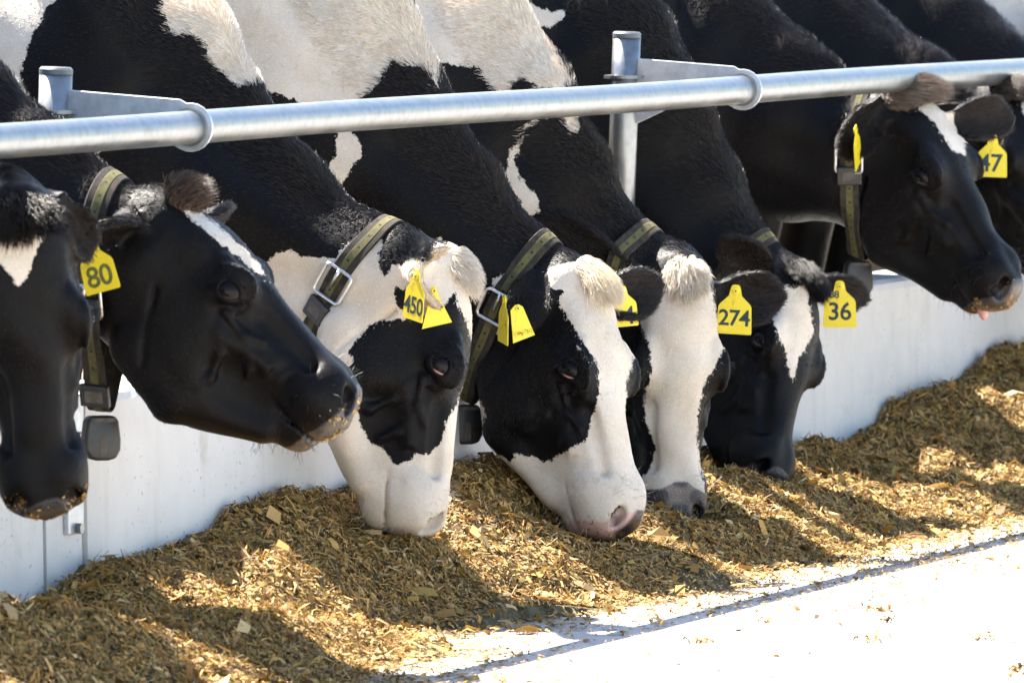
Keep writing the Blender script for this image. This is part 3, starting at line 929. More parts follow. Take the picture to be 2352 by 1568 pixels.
def sample(cow, wv, n):
    V, F = cow.V, cow.F
    T = np.concatenate([F[:, [0, 1, 2]], F[:, [0, 2, 3]]])
    a, b, c = V[T[:, 0]], V[T[:, 1]], V[T[:, 2]]
    ar = np.linalg.norm(np.cross(b-a, c-a), axis=1)/2*wv[T].mean(1)
    cs = np.cumsum(ar)
    i = np.searchsorted(cs, rng.random(n)*cs[-1]); i = np.minimum(i, len(T)-1)
    r1 = np.sqrt(rng.random(n)); r2 = rng.random(n)
    wt = np.stack([1-r1, r1*(1-r2), r1*r2], 1)
    def pick(A): return (A[T[i]]*wt[..., None]).sum(1) if A.ndim > 1 else (A[T[i]]*wt).sum(1)
    return pick

def coat_tint(coat, brown, sp, n):
    j = rng.random((n, 1))
    w_ = np.array([.86, .76, .63])*(0.68+.46*j)
    b_ = np.array([.0064, .0054, .0052])*(.3+4.2*j**3); b_ = b_*(1-brown[:, None]) + np.array([.022, .0145, .011])*(.5+j)*brown[:, None]
    sdn = coat + rng.normal(0, .004, n)
    return np.where((sdn > 0)[:, None], w_, b_)

def grow_hair(cow, count=45000):
    sp = cow.sp; V, NR, H = cow.V, cow.NR, cow.H
    nv = len(V)
    R = cow.R
    hx = R[:, 0]
    # flow: down the face, back along the neck and trunk
    cen = cow.neck
    nd_ = np.array(cen[-1][0])-np.array(cen[1][0]); nd_ /= np.linalg.norm(nd_)
    body = -nd_*.8+np.array([-.2, 0, -.55])
    flow = np.tile(body, (nv, 1))
    hm = cow.inhead & (H[:, 0] > 0)
    face = hx[None, :]*1.0 + (R[:, 1][None, :]*np.sign(H[:, 1:2])*.55 - R[:, 2][None, :]*.45*(np.abs(H[:, 1:2]) > .05))
    face = np.where((H[:, 0:1] < .19) & (np.abs(H[:, 1:2]) < .06), -hx[None, :]*.8+R[:, 2]*.2+R[:, 1][None, :]*np.sign(H[:, 1:2])*.3, face)
    flow = np.where(hm[:, None], face, flow)
    for (b, l, t, wv, Le, We, cup, droop) in cow.ears:
        r = V-b; a = (r@l)/Le
        m = (cow.earw > .1) & (a > 0) & (a < 1.1) & (np.linalg.norm(r, axis=1) < Le*1.2)
        flow = np.where(m[:, None], l[None, :], flow)
    muz = (H[:, 0] > .50) & cow.inhead
    near = np.clip((V[:, 0]+1.9)/.9, 0, 1)**1.3*(V[:, 1] < .24)
    dens = near*np.where(cow.inhead, 1.6, 1.0)*np.where(muz, .12, 1)*np.where(cow.earw > .1, 2.2, 1)
    dens = dens*(V[:, 2] > .02)*np.where(cow.inhead, 1, (V[:, 2] > .45))
    zc = np.interp(V[:, 0], [c[0][0] for c in cen], [c[0][2]+c[1]*.86 for c in cen])
    crest = sstep(-.03, .04, V[:, 2]-zc)*(V[:, 0] > -.7)*(~cow.inhead)
    dens = dens*(1+.9*crest)
    ln = .0075+.011*crest*sp.get('mane', 1)+np.where(cow.earw > .1, .008, 0)-np.where((H[:, 0] > .3) & cow.inhead, .003, 0)
    # eyes stay clear of hair
    for c in cow.eye_h:
        d = np.linalg.norm((H-c)/np.array([.030, .05, .022]), axis=1)
        dens = np.where(d < 1, 0, dens)
    pick = sample(cow, dens, count)
    p = pick(V); nn = pick(NR.astype(float)); nn /= np.linalg.norm(nn, axis=1)[:, None]
    fl = pick(flow); fl -= nn*(fl*nn).sum(1)[:, None]; fl /= np.linalg.norm(fl, axis=1)[:, None]+1e-6
    cr = pick(crest); ew = pick(cow.earw)
    rd = rng.normal(0, 1, (count, 3)); rd -= nn*(rd*nn).sum(1)[:, None]
    d = fl + rd*.22 + nn*(.34+.30*cr+.15*ew)[:, None]
    d /= np.linalg.norm(d, axis=1)[:, None]
    L = pick(ln)*rng.uniform(.6, 1.25, count)
    tint = coat_tint(pick(cow.coat), pick(cow.brown), sp, count)
    hq = pick(H)
    sk = np.sin(hq[:, 1]*330+2*np.sin(hq[:, 0]*23+hq[:, 2]*31))*np.sin(hq[:, 2]*270+2*np.sin(hq[:, 0]*19+1))+.8*np.sin(hq[:, 0]*41+hq[:, 1]*37)*np.sin(hq[:, 2]*53+hq[:, 1]*29)
    tan_ = np.clip(.5+.45*sk, 0, 1)[:, None]
    tint = np.where(tint[:, 1:2] > .25, tint*(1-.22*tan_*np.array([.70, .95, 1.2])), tint)
    wh = tint[:, 1] > .25
    if wh.sum() > 50: hair_curves('white_coat_hair', (p-nn*.0008)[wh], d[wh], L[wh]*.95, nn[wh], tint[wh], cow.root, .00042, .24, 4)
    wh = ~wh
    if wh.sum() > 50: hair_curves('black_coat_hair', (p-nn*.0008)[wh], d[wh], L[wh], nn[wh], tint[wh], cow.root, .00042, .22, 4, 'darkhair')
    # poll tuft: long curls over the forehead
    tf = sp.get('tuft')
    if tf:
        n = tf.get('n', 5000)
        dn = np.exp(-(((H[:, 0]-tf.get('x', .015))/.034)**2+(H[:, 1]/tf.get('w', .052))**2+((H[:, 2]+.02)/.045)**2))*(cow.earw < .05)
        dn = np.where(dn > .12, dn, 0)
        pick = sample(cow, dn, n)
        p = pick(V); nn = pick(NR.astype(float)); nn /= np.linalg.norm(nn, axis=1)[:, None]
        yv = pick(H[:, 1:2])
        d0 = np.array(tf.get('dir', (.35, 0, .9)), float); d0 = R@d0
        # locks: hairs nearby lean the same way
        ph = np.sin(p*np.array([210, 190, 170])+sp['seed']).sum(1, keepdims=True)*.5
        lock = np.concatenate([np.sin(ph*3+1), np.sin(ph*5+2), np.cos(ph*4)], 1)*tf.get('lock', .28)
        d = d0[None, :] + nn*.35 + (R[:, 1][None, :])*yv*tf.get('spread', 5) + lock + rng.normal(0, .22, (n, 3))
        d /= np.linalg.norm(d, axis=1)[:, None]
        L = tf.get('len', .05)*rng.uniform(.35, 1.25, n)*pick(dn)**.3
        g = -R@np.array(tf.get('fall', (1., 0, -.2)))
        j = rng.random((n, 1))
        c0, c1 = np.array(tf['c0']), np.array(tf['c1'])
        tint = c0*(1-j)+c1*j
        hair_curves('poll_tuft', p-nn*.002, d, L, np.tile(g, (n, 1)), tint, cow.root, .0005, tf.get('bend', .5), 6, 'hair' if c1[1] > .4 else 'darkhair')
# ------------------------------------------------------------------ the herd
NEAR = dict(dir=(-.10, 1, -.22), face=(.55, .0, .35))
def E(dir, face, **k): return dict(dir=dir, face=face, **k)
HERD = [
 dict(id='A', s=-0.95, seed=1, P=(38, 482, 0), M=(112, 1180, 0.02), psi=84, q=.0066,
      crest=[(-520, 130, .24, .17), (-330, 330, .19, .13), (-120, 506, .15, .10)],
      ears={-1: E((-.1, 1, -.1), (.6, 0, .4)), 1: E((.95, .42, -.3), (.3, .6, .6), len=.125, wid=.034, base=(-.005, .08, -.05))},
      coat=[(1, [(-60, 545), (0, 545), (60, 530), (103, 498), (106, 530), (82, 580), (62, 640), (46, 662), (8, 612), (-60, 560)], 'skull')],
      muzcol=[(.03, .028, .03)], brown=.5,
      tuft=dict(n=5000, c0=(.010, .009, .009), c1=(.035, .025, .018), len=.06, dir=(.1, 0, 1), bend=.35),
      label='black cow at the left edge with a white forehead patch, face cut off'),
 dict(id='B', s=-0.2, seed=2, P=(402, 455, 0), M=(862, 880, -0.03), psi=6, fat=1.12, q=.0046, up=.0,
      crest=[(-120, 60, .24, .17), (0, 172, .21, .14), (150, 315, .175, .12), (265, 425, .145, .10)],
      ears={-1: E((-.1, 1, -.15), (.8, .2, -.3), len=.16, base=(-.025, .085, -.08)), 1: E((.25, 1, .4), (.75, -.2, .1), len=.18)},
      coat=[(1, [(405, 462), (440, 468), (500, 518), (560, 570), (606, 622), (600, 634), (555, 597), (500, 552), (455, 515), (425, 490)], 'skull')],
      muzcol=[(.030, .028, .030), (.055, .05, .048)], brown=.8,
      tuft=dict(n=6500, c0=(.012, .009, .008), c1=(.22, .15, .11), len=.065, dir=(-.45, 0, 1), bend=.35, lock=.4, w=.042),
      label='black cow lifting its muzzle above the trough, yellow tag 80 in its ear'),
 dict(id='C', s=1, seed=3, P=(1058, 605, 0), M=(1050, 1222, -0.05), psi=-2, q=.0046,
      crest=[(420, -60, .28, .19), (525, 72, .235, .16), (600, 245, .205, .14), (740, 395, .175, .12), (872, 530, .145, .10)],
      ears={-1: E((-.02, 1, .05), (.12, .2, 1), len=.15, wid=.06, cup=.065, base=(.035, .085, -.075)), 1: E((-.1, 1, -.1), (.6, .1, .4))},
      coat=[(1, [(-40, -60), (230, -60), (135, -5), (108, 20), (78, 72), (55, 130), (44, 192), (36, 255), (5, 205), (-40, 200)], 'body'),
            (1, [(372, -60), (376, 20), (388, 68), (402, 80), (440, 78), (472, 98), (482, 135), (502, 158), (535, 190), (552, 200), (640, 180), (600, 40), (540, -60)], 'body'),
            (1, [(612, 640), (612, 602), (640, 577), (668, 575), (690, 588), (738, 592), (768, 596), (790, 564), (830, 545), (868, 533), (880, 552), (866, 600), (885, 640), (900, 610), (950, 600), (985, 600), (1000, 560), (1110, 550), (1150, 800), (1150, 1320), (650, 1320), (630, 900), (612, 700)]),
            (-1, [(905, 735), (990, 728), (1030, 690), (1047, 672), (1052, 700), (1070, 738), (1087, 790), (1120, 815), (1110, 850), (1070, 882), (1045, 935), (1025, 965), (1015, 1010), (990, 1042), (955, 1045), (938, 1062), (918, 1067), (900, 1060), (880, 1027), (855, 1018), (832, 985), (820, 940), (795, 910), (778, 870), (790, 850), (812, 832), (800, 805), (830, 770), (850, 745), (880, 738)]),
            (-1, [(905, 655), (925, 668), (955, 645), (960, 700), (930, 712), (906, 690)]),
            ],
      earcoat=None, muz=.5, mx0=.52, muzcol=[(.62, .50, .43), (.30, .25, .24)], muzmix=-.1, rim=(.55, .30, .27), brown=.4, dirt=.15,
      tuft=dict(n=6000, c0=(.52, .43, .32), c1=(.84, .76, .64), len=.045, dir=(.05, 0, 1), bend=.5, lock=.45, w=.045),
      label='grazing cow with a white muzzle and black cheek patch, yellow tag 450 in its ear'),
 dict(id='D', s=1.8, seed=4, P=(1350, 622, 0), M=(1492, 1190, -0.13), psi=31, q=.0046,
      crest=[(900, -60, .29, .19), (950, 20, .27, .18), (1012, 215, .22, .15), (1130, 400, .18, .12), (1243, 555, .15, .10)],
      ears={-1: E((.70, .8, .05), (-.1, .5, 1), len=.155, wid=.045, cup=.045, base=(.005, .09, -.088)), 1: E((-.14, 1, .45), (.25, -.35, .75), len=.205, wid=.05)},
      coat=[(1, [(440, -60), (905, -60), (985, 60), (1010, 130), (1006, 205), (985, 160), (950, 152), (905, 140), (880, 170), (862, 200), (832, 225), (800, 235), (800, 300), (822, 320), (836, 350), (815, 375), (800, 402), (780, 426), (748, 395), (770, 360), (775, 305), (700, 240), (600, 200)], 'body'),
            (1, [(975, 575), (985, 562), (1005, 560), (1012, 545), (1022, 560), (1012, 578), (992, 585)], 'body'),
            (1, [(1130, 660), (1150, 690), (1120, 770), (1090, 800), (1070, 790), (1108, 720)], 'body'),
            (1, [(1262, 655), (1258, 600), (1330, 520), (1425, 540), (1490, 800), (1550, 1280), (1250, 1300), (1030, 920), (1062, 888), (1075, 885), (1090, 905), (1112, 935), (1112, 962), (1102, 985), (1107, 1010), (1140, 1040), (1172, 1062), (1185, 1040), (1225, 1050), (1245, 1060), (1270, 1056), (1310, 1030), (1345, 1012), (1362, 950), (1378, 900), (1376, 855), (1362, 815), (1335, 778), (1308, 738), (1284, 698)], 'skull'),
            (1, [(1135, 640), (1160, 632), (1168, 668), (1160, 740), (1146, 775), (1126, 750)]),
            (-1, [(1464, 800), (1520, 790), (1500, 905), (1442, 915), (1437, 882), (1450, 840)], 'skull')],
      earcoat=None, muz=1, muzcol=[(.60, .38, .33), (.022, .020, .022)], muzcentre=1, mx0=.495, rim=(.60, .28, .25), brown=.6, dirt=.55,
      tuft=dict(n=8000, c0=(.60, .46, .28), c1=(.90, .80, .62), len=.062, dir=(.15, 0, 1), bend=.75, lock=.45, w=.036, spread=2),
      label='grazing cow with cream forelock and wide white blaze, two tags in its ear'),
 dict(id='E', s=2.45, seed=5, P=(1574, 620, 0), M=(1566, 1196, -0.07), psi=74, fat=.95, q=.0052,
      crest=[(1130, -60, .28, .19), (1205, 0, .26, .18), (1292, 190, .21, .145), (1375, 380, .18, .12), (1452, 552, .15, .10)],
      ears={-1: E((-.75, 1, -.1), (.6, .2, .6), len=.25), 1: E((-.03, 1, .02), (.25, -.2, .95), len=.165, wid=.056)},
      coat=[(1, [(960, -60), (1215, -60), (1265, 100), (1320, 195), (1280, 204), (1240, 202), (1205, 178), (1182, 190), (1165, 218), (1130, 200), (1100, 156), (1050, 152), (1000, 142), (950, 60)], 'body'),
            (1, [(1285, 262), (1330, 260), (1330, 310), (1308, 298), (1296, 270)], 'body'),
            (1, [(1262, 270), (1228, 268), (1208, 290), (1188, 340), (1172, 342), (1160, 400), (1138, 416), (1178, 432), (1196, 460), (1196, 500), (1240, 490), (1232, 450), (1215, 432), (1196, 412), (1180, 380), (1196, 335), (1214, 292), (1240, 276)], 'body'),
            (1, [(1545, 590), (1585, 560), (1630, 580), (1632, 650), (1642, 700), (1662, 800), (1642, 842), (1618, 882), (1607, 932), (1600, 1000), (1620, 1130), (1650, 1200), (1480, 1220), (1465, 1112), (1500, 1062), (1505, 1022), (1482, 962), (1478, 918), (1497, 850), (1490, 792), (1470, 742), (1488, 700), (1525, 640)], 'skull')],
      muz=1, muzcol=[(.06, .05, .048), (.20, .15, .12)], muzmix=-.35, rim=(.3, .18, .16), brown=.5, dirt=.35, lip=1.6, mx0=.435,
      tuft=dict(n=6000, c0=(.45, .36, .25), c1=(.85, .76, .62), len=.05, dir=(.1, 0, .8), bend=.6, lock=.5, w=.036, spread=2),
      label='grazing cow seen face on, white face, yellow tag 274 in its far ear'),
 dict(id='F', s=3.25, seed=6, P=(1850, 628, 0), M=(1810, 1096, -0.22), psi=41, q=.0052,
      crest=[(1440, -60, .29, .19), (1535, 35, .25, .17), (1622, 250, .21, .145), (1690, 420, .18, .125), (1762, 572, .15, .10)],
      ears={-1: E((-.1, 1, .1), (.6, 0, .4)), 1: E((-.12, 1, .25), (.45, -.3, .6), len=.175, wid=.042, base=(-.018, .085, -.045))},
      coat=[(1, [(1200, -20), (1220, 8), (1262, 28), (1302, 24), (1290, 48), (1270, 62), (1238, 60), (1222, 40), (1200, 30)], 'body'),
            (1, [(1768, 690), (1780, 668), (1801, 655), (1825, 662), (1851, 655), (1858, 690), (1869, 757), (1850, 800), (1836, 818), (1821, 874), (1812, 850), (1808, 838), (1802, 800), (1789, 775), (1771, 725)], 'skull')],
      muzcol=[(.02, .019, .022)], brown=.5, rim=(.10, .07, .07),
      tuft=dict(n=5500, c0=(.008, .008, .008), c1=(.03, .024, .02), len=.05, dir=(.1, 0, 1), bend=.5, lock=.3),
      label='grazing black cow with a white diamond on its forehead, yellow tag 36 in its ear'),
 dict(id='G', s=4.05, seed=7, P=(2088, 202, 0), M=(2368, 642, -0.12), psi=32, q=.0052,
      crest=[(1660, -60, .27, .18), (1755, 2, .245, .165), (1905, 145, .20, .14), (1960, 212, .165, .115), (1995, 235, .15, .105)],
      ears={-1: E((.35, .75, -.40), (.5, .8, .45), len=.15, wid=.052, cup=.04, base=(.015, .09, -.055)), 1: E((.32, 1, .38), (.3, -.4, .75), len=.20, wid=.05, base=(.10, .10, -.02))},
      coat=[(1, [(2082, 218), (2120, 214), (2152, 212), (2190, 258), (2205, 300), (2218, 312), (2216, 358), (2190, 345), (2168, 318), (2150, 285), (2120, 258)], 'skull')],
      muzcol=[(.028, .026, .028), (.10, .075, .06)], muzmix=-.2, brown=.9, rim=(.08, .06, .06),
      tuft=dict(n=7500, c0=(.012, .009, .008), c1=(.30, .22, .16), len=.06, dir=(-.1, 0, 1), bend=.8, lock=.15, w=.06, fall=(.7, .75, -.1)),
      label='black cow with its head raised at the right, white blaze and yellow tag 47'),
 dict(id='H', s=4.75, seed=8, P=(2338, 200, 0), M=(2500, 590, -0.28), psi=62, q=.0075,
      crest=[(1940, -60, .27, .18), (2035, 50, .235, .16), (2165, 138, .19, .135), (2260, 205, .155, .11)],
      ears={-1: E((-.1, 1, -.25), (.75, .1, .3), len=.17), 1: E((-.1, 1, -.1), (.6, 0, .3))},
      coat=[(1, [(2345, 232), (2400, 235), (2420, 330), (2370, 290), (2350, 262)], 'skull')],
      muzcol=[(.03, .028, .03)], brown=.9,
      tuft=dict(n=5000, c0=(.03, .022, .017), c1=(.17, .13, .10), len=.06, dir=(-.1, 0, 1), bend=.8, lock=.15, w=.05, fall=(.7, .75, -.1)),
      label='black cow at the right edge, only its brown topped head and ear showing'),
 dict(id='I', s=5.45, seed=9, P=(2600, 300, 0), M=(2680, 800, -0.15), psi=60, q=.009,
      crest=[(2170, -60, .26, .17), (2272, 30, .235, .16), (2356, 112, .20, .14), (2480, 240, .16, .11)],
      ears={-1: E((-.1, 1, -.2), (.6, .1, .3)), 1: E((-.1, 1, -.1), (.6, 0, .3))},
      muzcol=[(.03, .028, .03)], brown=.7,
      label='black cow in the top right corner, only its dark neck crest above the rail'),
 dict(id='J', s=6.1, seed=10, P=(2800, 300, 0), M=(2880, 800, -0.15), psi=60, q=.011, white=1,
      crest=[(2400, -60, .26, .17), (2500, 30, .235, .16), (2580, 112, .20, .14), (2700, 240, .16, .11)],
      ears={-1: E((-.1, 1, -.2), (.6, .1, .3)), 1: E((-.1, 1, -.1), (.6, 0, .3))},
      muzcol=[(.5, .4, .35)], brown=.3,
      label='white cow in the top right corner behind the last black neck'),
]
COWS = {}
for sp_ in HERD:
    COWS[sp_['id']] = build_cow(sp_)
HAIRS = dict(A=50000, B=90000, C=170000, D=180000, E=150000, F=110000, G=100000, H=40000, I=20000, J=16000)
for k_, c_ in COWS.items():
    grow_hair(c_, HAIRS[k_])
# ------------------------------------------------------------------ the feed: a heap of chopped silage along the wall
MUZ = []
for k_ in 'CDEF':
    c_ = COWS[k_]; t_ = c_.to_world(c_.h2c((.545, 0, -.09))[None])[0]
    r_ = t_[:2]-P1
    MUZ.append((k_, float(r_@U), float(r_@N), float(t_[2])))
print('MUZZLES', MUZ)
WS = [-4, -1.5, -.9, -.45, -.2, .1, .5, .85, 1.4, 1.9, 2.5, 3.1, 3.6, 4.0, 4.4, 4.9, 5.2, 6, 8, 14]
WH = [.16, .16, .15, .125, .13, .155, .20, .225, .235, .235, .21, .16, .12, .105, .15, .215, .25, .28, .26, .26]
def fnoise(s, n, f, ph): return np.sin(s*f+ph+1.3*np.sin(n*f*.8+ph))*np.sin(n*f*1.1+.7*ph+np.sin(s*f*.6))
def footq(s): return np.interp(s, [-2, -.3, .1, .55, .9, 1.25, 1.8, 2.8, 4, 8], [.70, .64, .50, .37, .43, .49, .52, .55, .57, .60])+.025*np.sin(s*5.3+.6)+.015*np.sin(s*11)
def heap(s, n):
    s = np.asarray(s, float); n = np.asarray(n, float)
    q = n-FACE
    a = np.interp(s, WS, WH)
    foot = footq(s)
    t = np.clip(q/foot, 0, 1.3)
    h = a*(.55*(1-sstep(0, 1.0, t))+.45*np.clip(1-t**2, 0, 1)*(1-sstep(.75, 1.0, t)*.6))
    # ridges pushed out by the muzzles
    h += .030*np.exp(-((q-.46)/.10)**2)*(.6+.4*np.sin(s*7.5+1))*(t < 1.2)
    h += .045*np.exp(-((q-.30)/.16)**2-((s+.75)/.55)**2)
    h += (.024*fnoise(s, n, 8, 1)+.013*fnoise(s, n, 19, 2)+.007*fnoise(s, n, 43, 3))*np.clip((1.15-t)*2.2, 0, 1)
    for (k, ms, mn, mz) in MUZ:
        rd = dict(C=.14, D=.16, E=.20, F=.13)[k]; d = np.sqrt(((s-ms+.04)/rd)**2+((n-mn+.01)/rd)**2)
        tgt = mz+dict(C=-.014, D=-.028, E=-.055, F=-.004)[k]
        wq = np.exp(-(d*1.0)**2.6)
        h = h*(1-wq)+tgt*wq
        ring = np.exp(-((d-1.25)/.30)**2)*np.clip((n-mn)/.10, -.1, 1)
        h += .010*ring*(k != 'F')
    return np.maximum(h, np.where(t < 1.05, .0, -.02))
def heap_w(s, n):
    h = heap(s, n); p = P1[None, :]+s[:, None]*U[None, :]+n[:, None]*N[None, :]
    return np.concatenate([p, h[:, None]], 1)
ss = np.arange(-3.0, 11, .018); nn_ = np.concatenate([[FACE-.05], np.arange(FACE-.004, .86, .018)])
SS, NN = np.meshgrid(ss, nn_, indexing='ij')
Vh = heap_w(SS.ravel(), NN.ravel()); Vh[:, 2] -= .004
i, j = np.meshgrid(np.arange(len(ss)-1), np.arange(len(nn_)-1), indexing='ij')
b_ = (i*len(nn_)+j).ravel(); m_ = len(nn_)
Fh = np.stack([b_, b_+1, b_+m_+1, b_+m_], 1)[:, ::-1]
feed = np_mesh('silage_heap', Vh, Fh, M['silage'])
tag(feed, 'long heap of golden brown chopped silage banked against the trough wall', 'feed', kind='stuff')

PAL = np.array([[.60, .41, .15], [.46, .31, .10], [.32, .215, .07], [.68, .50, .24], [.50, .38, .11], [.74, .60, .38], [.20, .135, .06], [.10, .075, .045], [.36, .31, .11], [.58, .34, .12], [.42, .26, .13]])
PAL = PAL*np.array([.93, .79, .55])
PW = np.array([.15, .13, .14, .11, .07, .08, .13, .08, .05, .05, .06])
def chips(name, s, n, z, lng, wid, tilt, rnd, parent=None, follow=True):
    K = len(s)
    e = .012
    h0 = heap(s, n); hs = heap(s+e, n); hn = heap(s, n+e)
    base = np.concatenate([P1[None, :]+s[:, None]*U[None, :]+n[:, None]*N[None, :], (h0+z)[:, None]], 1)
    tu = np.concatenate([np.tile(U, (K, 1)), ((hs-h0)/e)[:, None]], 1); tn = np.concatenate([np.tile(N, (K, 1)), ((hn-h0)/e)[:, None]], 1)
    if not follow: tu[:, 2] = 0; tn[:, 2] = 0
    nr = np.cross(tn, tu); nr /= np.linalg.norm(nr, axis=1)[:, None]
    an = rnd.random(K)*2*np.pi
    a = tu*np.cos(an)[:, None]+tn*np.sin(an)[:, None]; a /= np.linalg.norm(a, axis=1)[:, None]
    # tip it up
    tl = rnd.normal(0, tilt, K); a = a*np.cos(tl)[:, None]+nr*np.sin(tl)[:, None]
    b = np.cross(nr, a); b /= np.linalg.norm(b, axis=1)[:, None]
    c = np.cross(a, b)
    ro = rnd.normal(0, tilt*1.1, K)
    b2 = b*np.cos(ro)[:, None]+c*np.sin(ro)[:, None]; c2 = np.cross(a, b2)
    L = lng[:, None]/2; Wd = wid[:, None]/2
    curl = (rnd.normal(0, .16, K)*lng)[:, None]
    tw = rnd.uniform(.55, 1.0, (K, 1)); sk = rnd.normal(0, .35, (K, 1))*Wd
    base = base + c2*np.abs(rnd.normal(0, .0035, (K, 1)))
    P = [base-a*L-b2*Wd+a*sk, base-a*L+b2*Wd*tw-a*sk, base-b2*Wd+c2*curl, base+b2*Wd+c2*curl*.7, base+a*L-b2*Wd*tw-a*sk, base+a*L+b2*Wd*.9+a*sk*.8]
    V = np.stack(P, 1).reshape(-1, 3)
    o = np.arange(K)*6
    F = np.concatenate([np.stack([o, o+1, o+3, o+2], 1), np.stack([o+2, o+3, o+5, o+4], 1)])
    ob = np_mesh(name, V, F, M['chips'], parent, False)
    col = PAL[rnd.choice(len(PAL), K, p=PW/PW.sum())]*rnd.uniform(.65, 1.35, (K, 1))
    col = np.repeat(col, 6, axis=0)
    add_attr(ob.data, 'tint', np.concatenate([np.clip(col, 0, 1), np.ones((len(col), 1))], 1), 'FLOAT_COLOR')
    return ob
r2 = np.random.default_rng(5)
def scatter(K, s0, s1, n0, n1):
    return r2.uniform(s0, s1, K), r2.uniform(n0, n1, K)
# the bulk
K = 240000
s_, n_ = scatter(K, -2.0, 7.2, FACE+.006, .80)
foot_ = FACE+footq(s_)
keep = r2.random(K) < np.clip((foot_+.03-n_)/.09, .0, 1)
s_, n_ = s_[keep], n_[keep]; K = len(s_)
lng = np.clip(r2.lognormal(math.log(.0100), .50, K), .0032, .034); wid = np.maximum(lng*r2.uniform(.10, .50, K), .0016)
o = chips('silage_chips', s_, n_, np.zeros(K)+.001, lng, wid, .25, r2)
o.parent = feed; o['kind'] = 'stuff'
# big husks and leaves lying on top
K = 600
s_, n_ = scatter(K, -2.0, 7.0, FACE+.01, .70)
lng = r2.uniform(.022, .055, K); wid = lng*r2.uniform(.22, .6, K)
o = chips('corn_husks', s_, n_, np.zeros(K)+.006, lng, wid, .38, r2)
o.parent = feed; o['kind'] = 'stuff'
# long stalk fibres
K = 30000
s_, n_ = scatter(K, -2.0, 7.0, FACE+.01, .72)
k_ = n_ < FACE+footq(s_)+.02; s_, n_ = s_[k_], n_[k_]; K = len(s_)
lng = r2.uniform(.018, .05, K); wid = r2.uniform(.0012, .0034, K)
o = chips('stalk_fibres', s_, n_, np.zeros(K)+.004, lng, wid, .45, r2)
o.parent = feed; o['kind'] = 'stuff'
# fine meal between the pieces
K = 60000
s_, n_ = scatter(K, -2.0, 6.5, FACE+.004, .76)
k_ = n_ < FACE+footq(s_)+.03; s_, n_ = s_[k_], n_[k_]; K = len(s_)
lng = r2.uniform(.003, .008, K); wid = lng*r2.uniform(.2, .6, K)
o = chips('fine_meal', s_, n_, np.zeros(K)+.004, lng, wid, .5, r2)
o.parent = feed; o['kind'] = 'stuff'
# crumbs strewn over the alley, thinning out
K = 62000
s_ = r2.uniform(-2.2, 9, K); n_ = FACE+footq(s_)-.05+np.abs(r2.exponential(.16, K))
n_ = np.where(r2.random(K) < .06, r2.uniform(.7, 3.0, K), n_)
lng = np.clip(r2.lognormal(math.log(.0085), .5, K), .003, .032); wid = lng*r2.uniform(.15, .55, K)
o = chips('silage_crumbs', s_, n_, np.zeros(K)+.0015, lng, wid, .16, r2)
tag(o, 'loose silage crumbs scattered over the white concrete in front of the heap', 'crumbs', kind='stuff')

# little clods dropped further out
for k in range(34):
    cs, cn = r2.uniform(-.5, 6.5), r2.uniform(.80, 2.2)
    m = int(r2.integers(10, 60)); rr_ = r2.uniform(.010, .035)
    s_ = cs+r2.normal(0, rr_*.6, m)*1.6; n_ = cn+r2.normal(0, rr_*.6, m)
    dz = np.abs(r2.normal(0, rr_*.25, m))
    lng = r2.uniform(.004, .016, m); wid = lng*r2.uniform(.2, .6, m)
    o = chips('feed_clod', s_, n_, dz+.002, lng, wid, .5, r2)
    tag(o, 'small clump of silage dropped on the bare white concrete', 'clump', 'clumps of silage strewn over the bare concrete', kind='stuff')
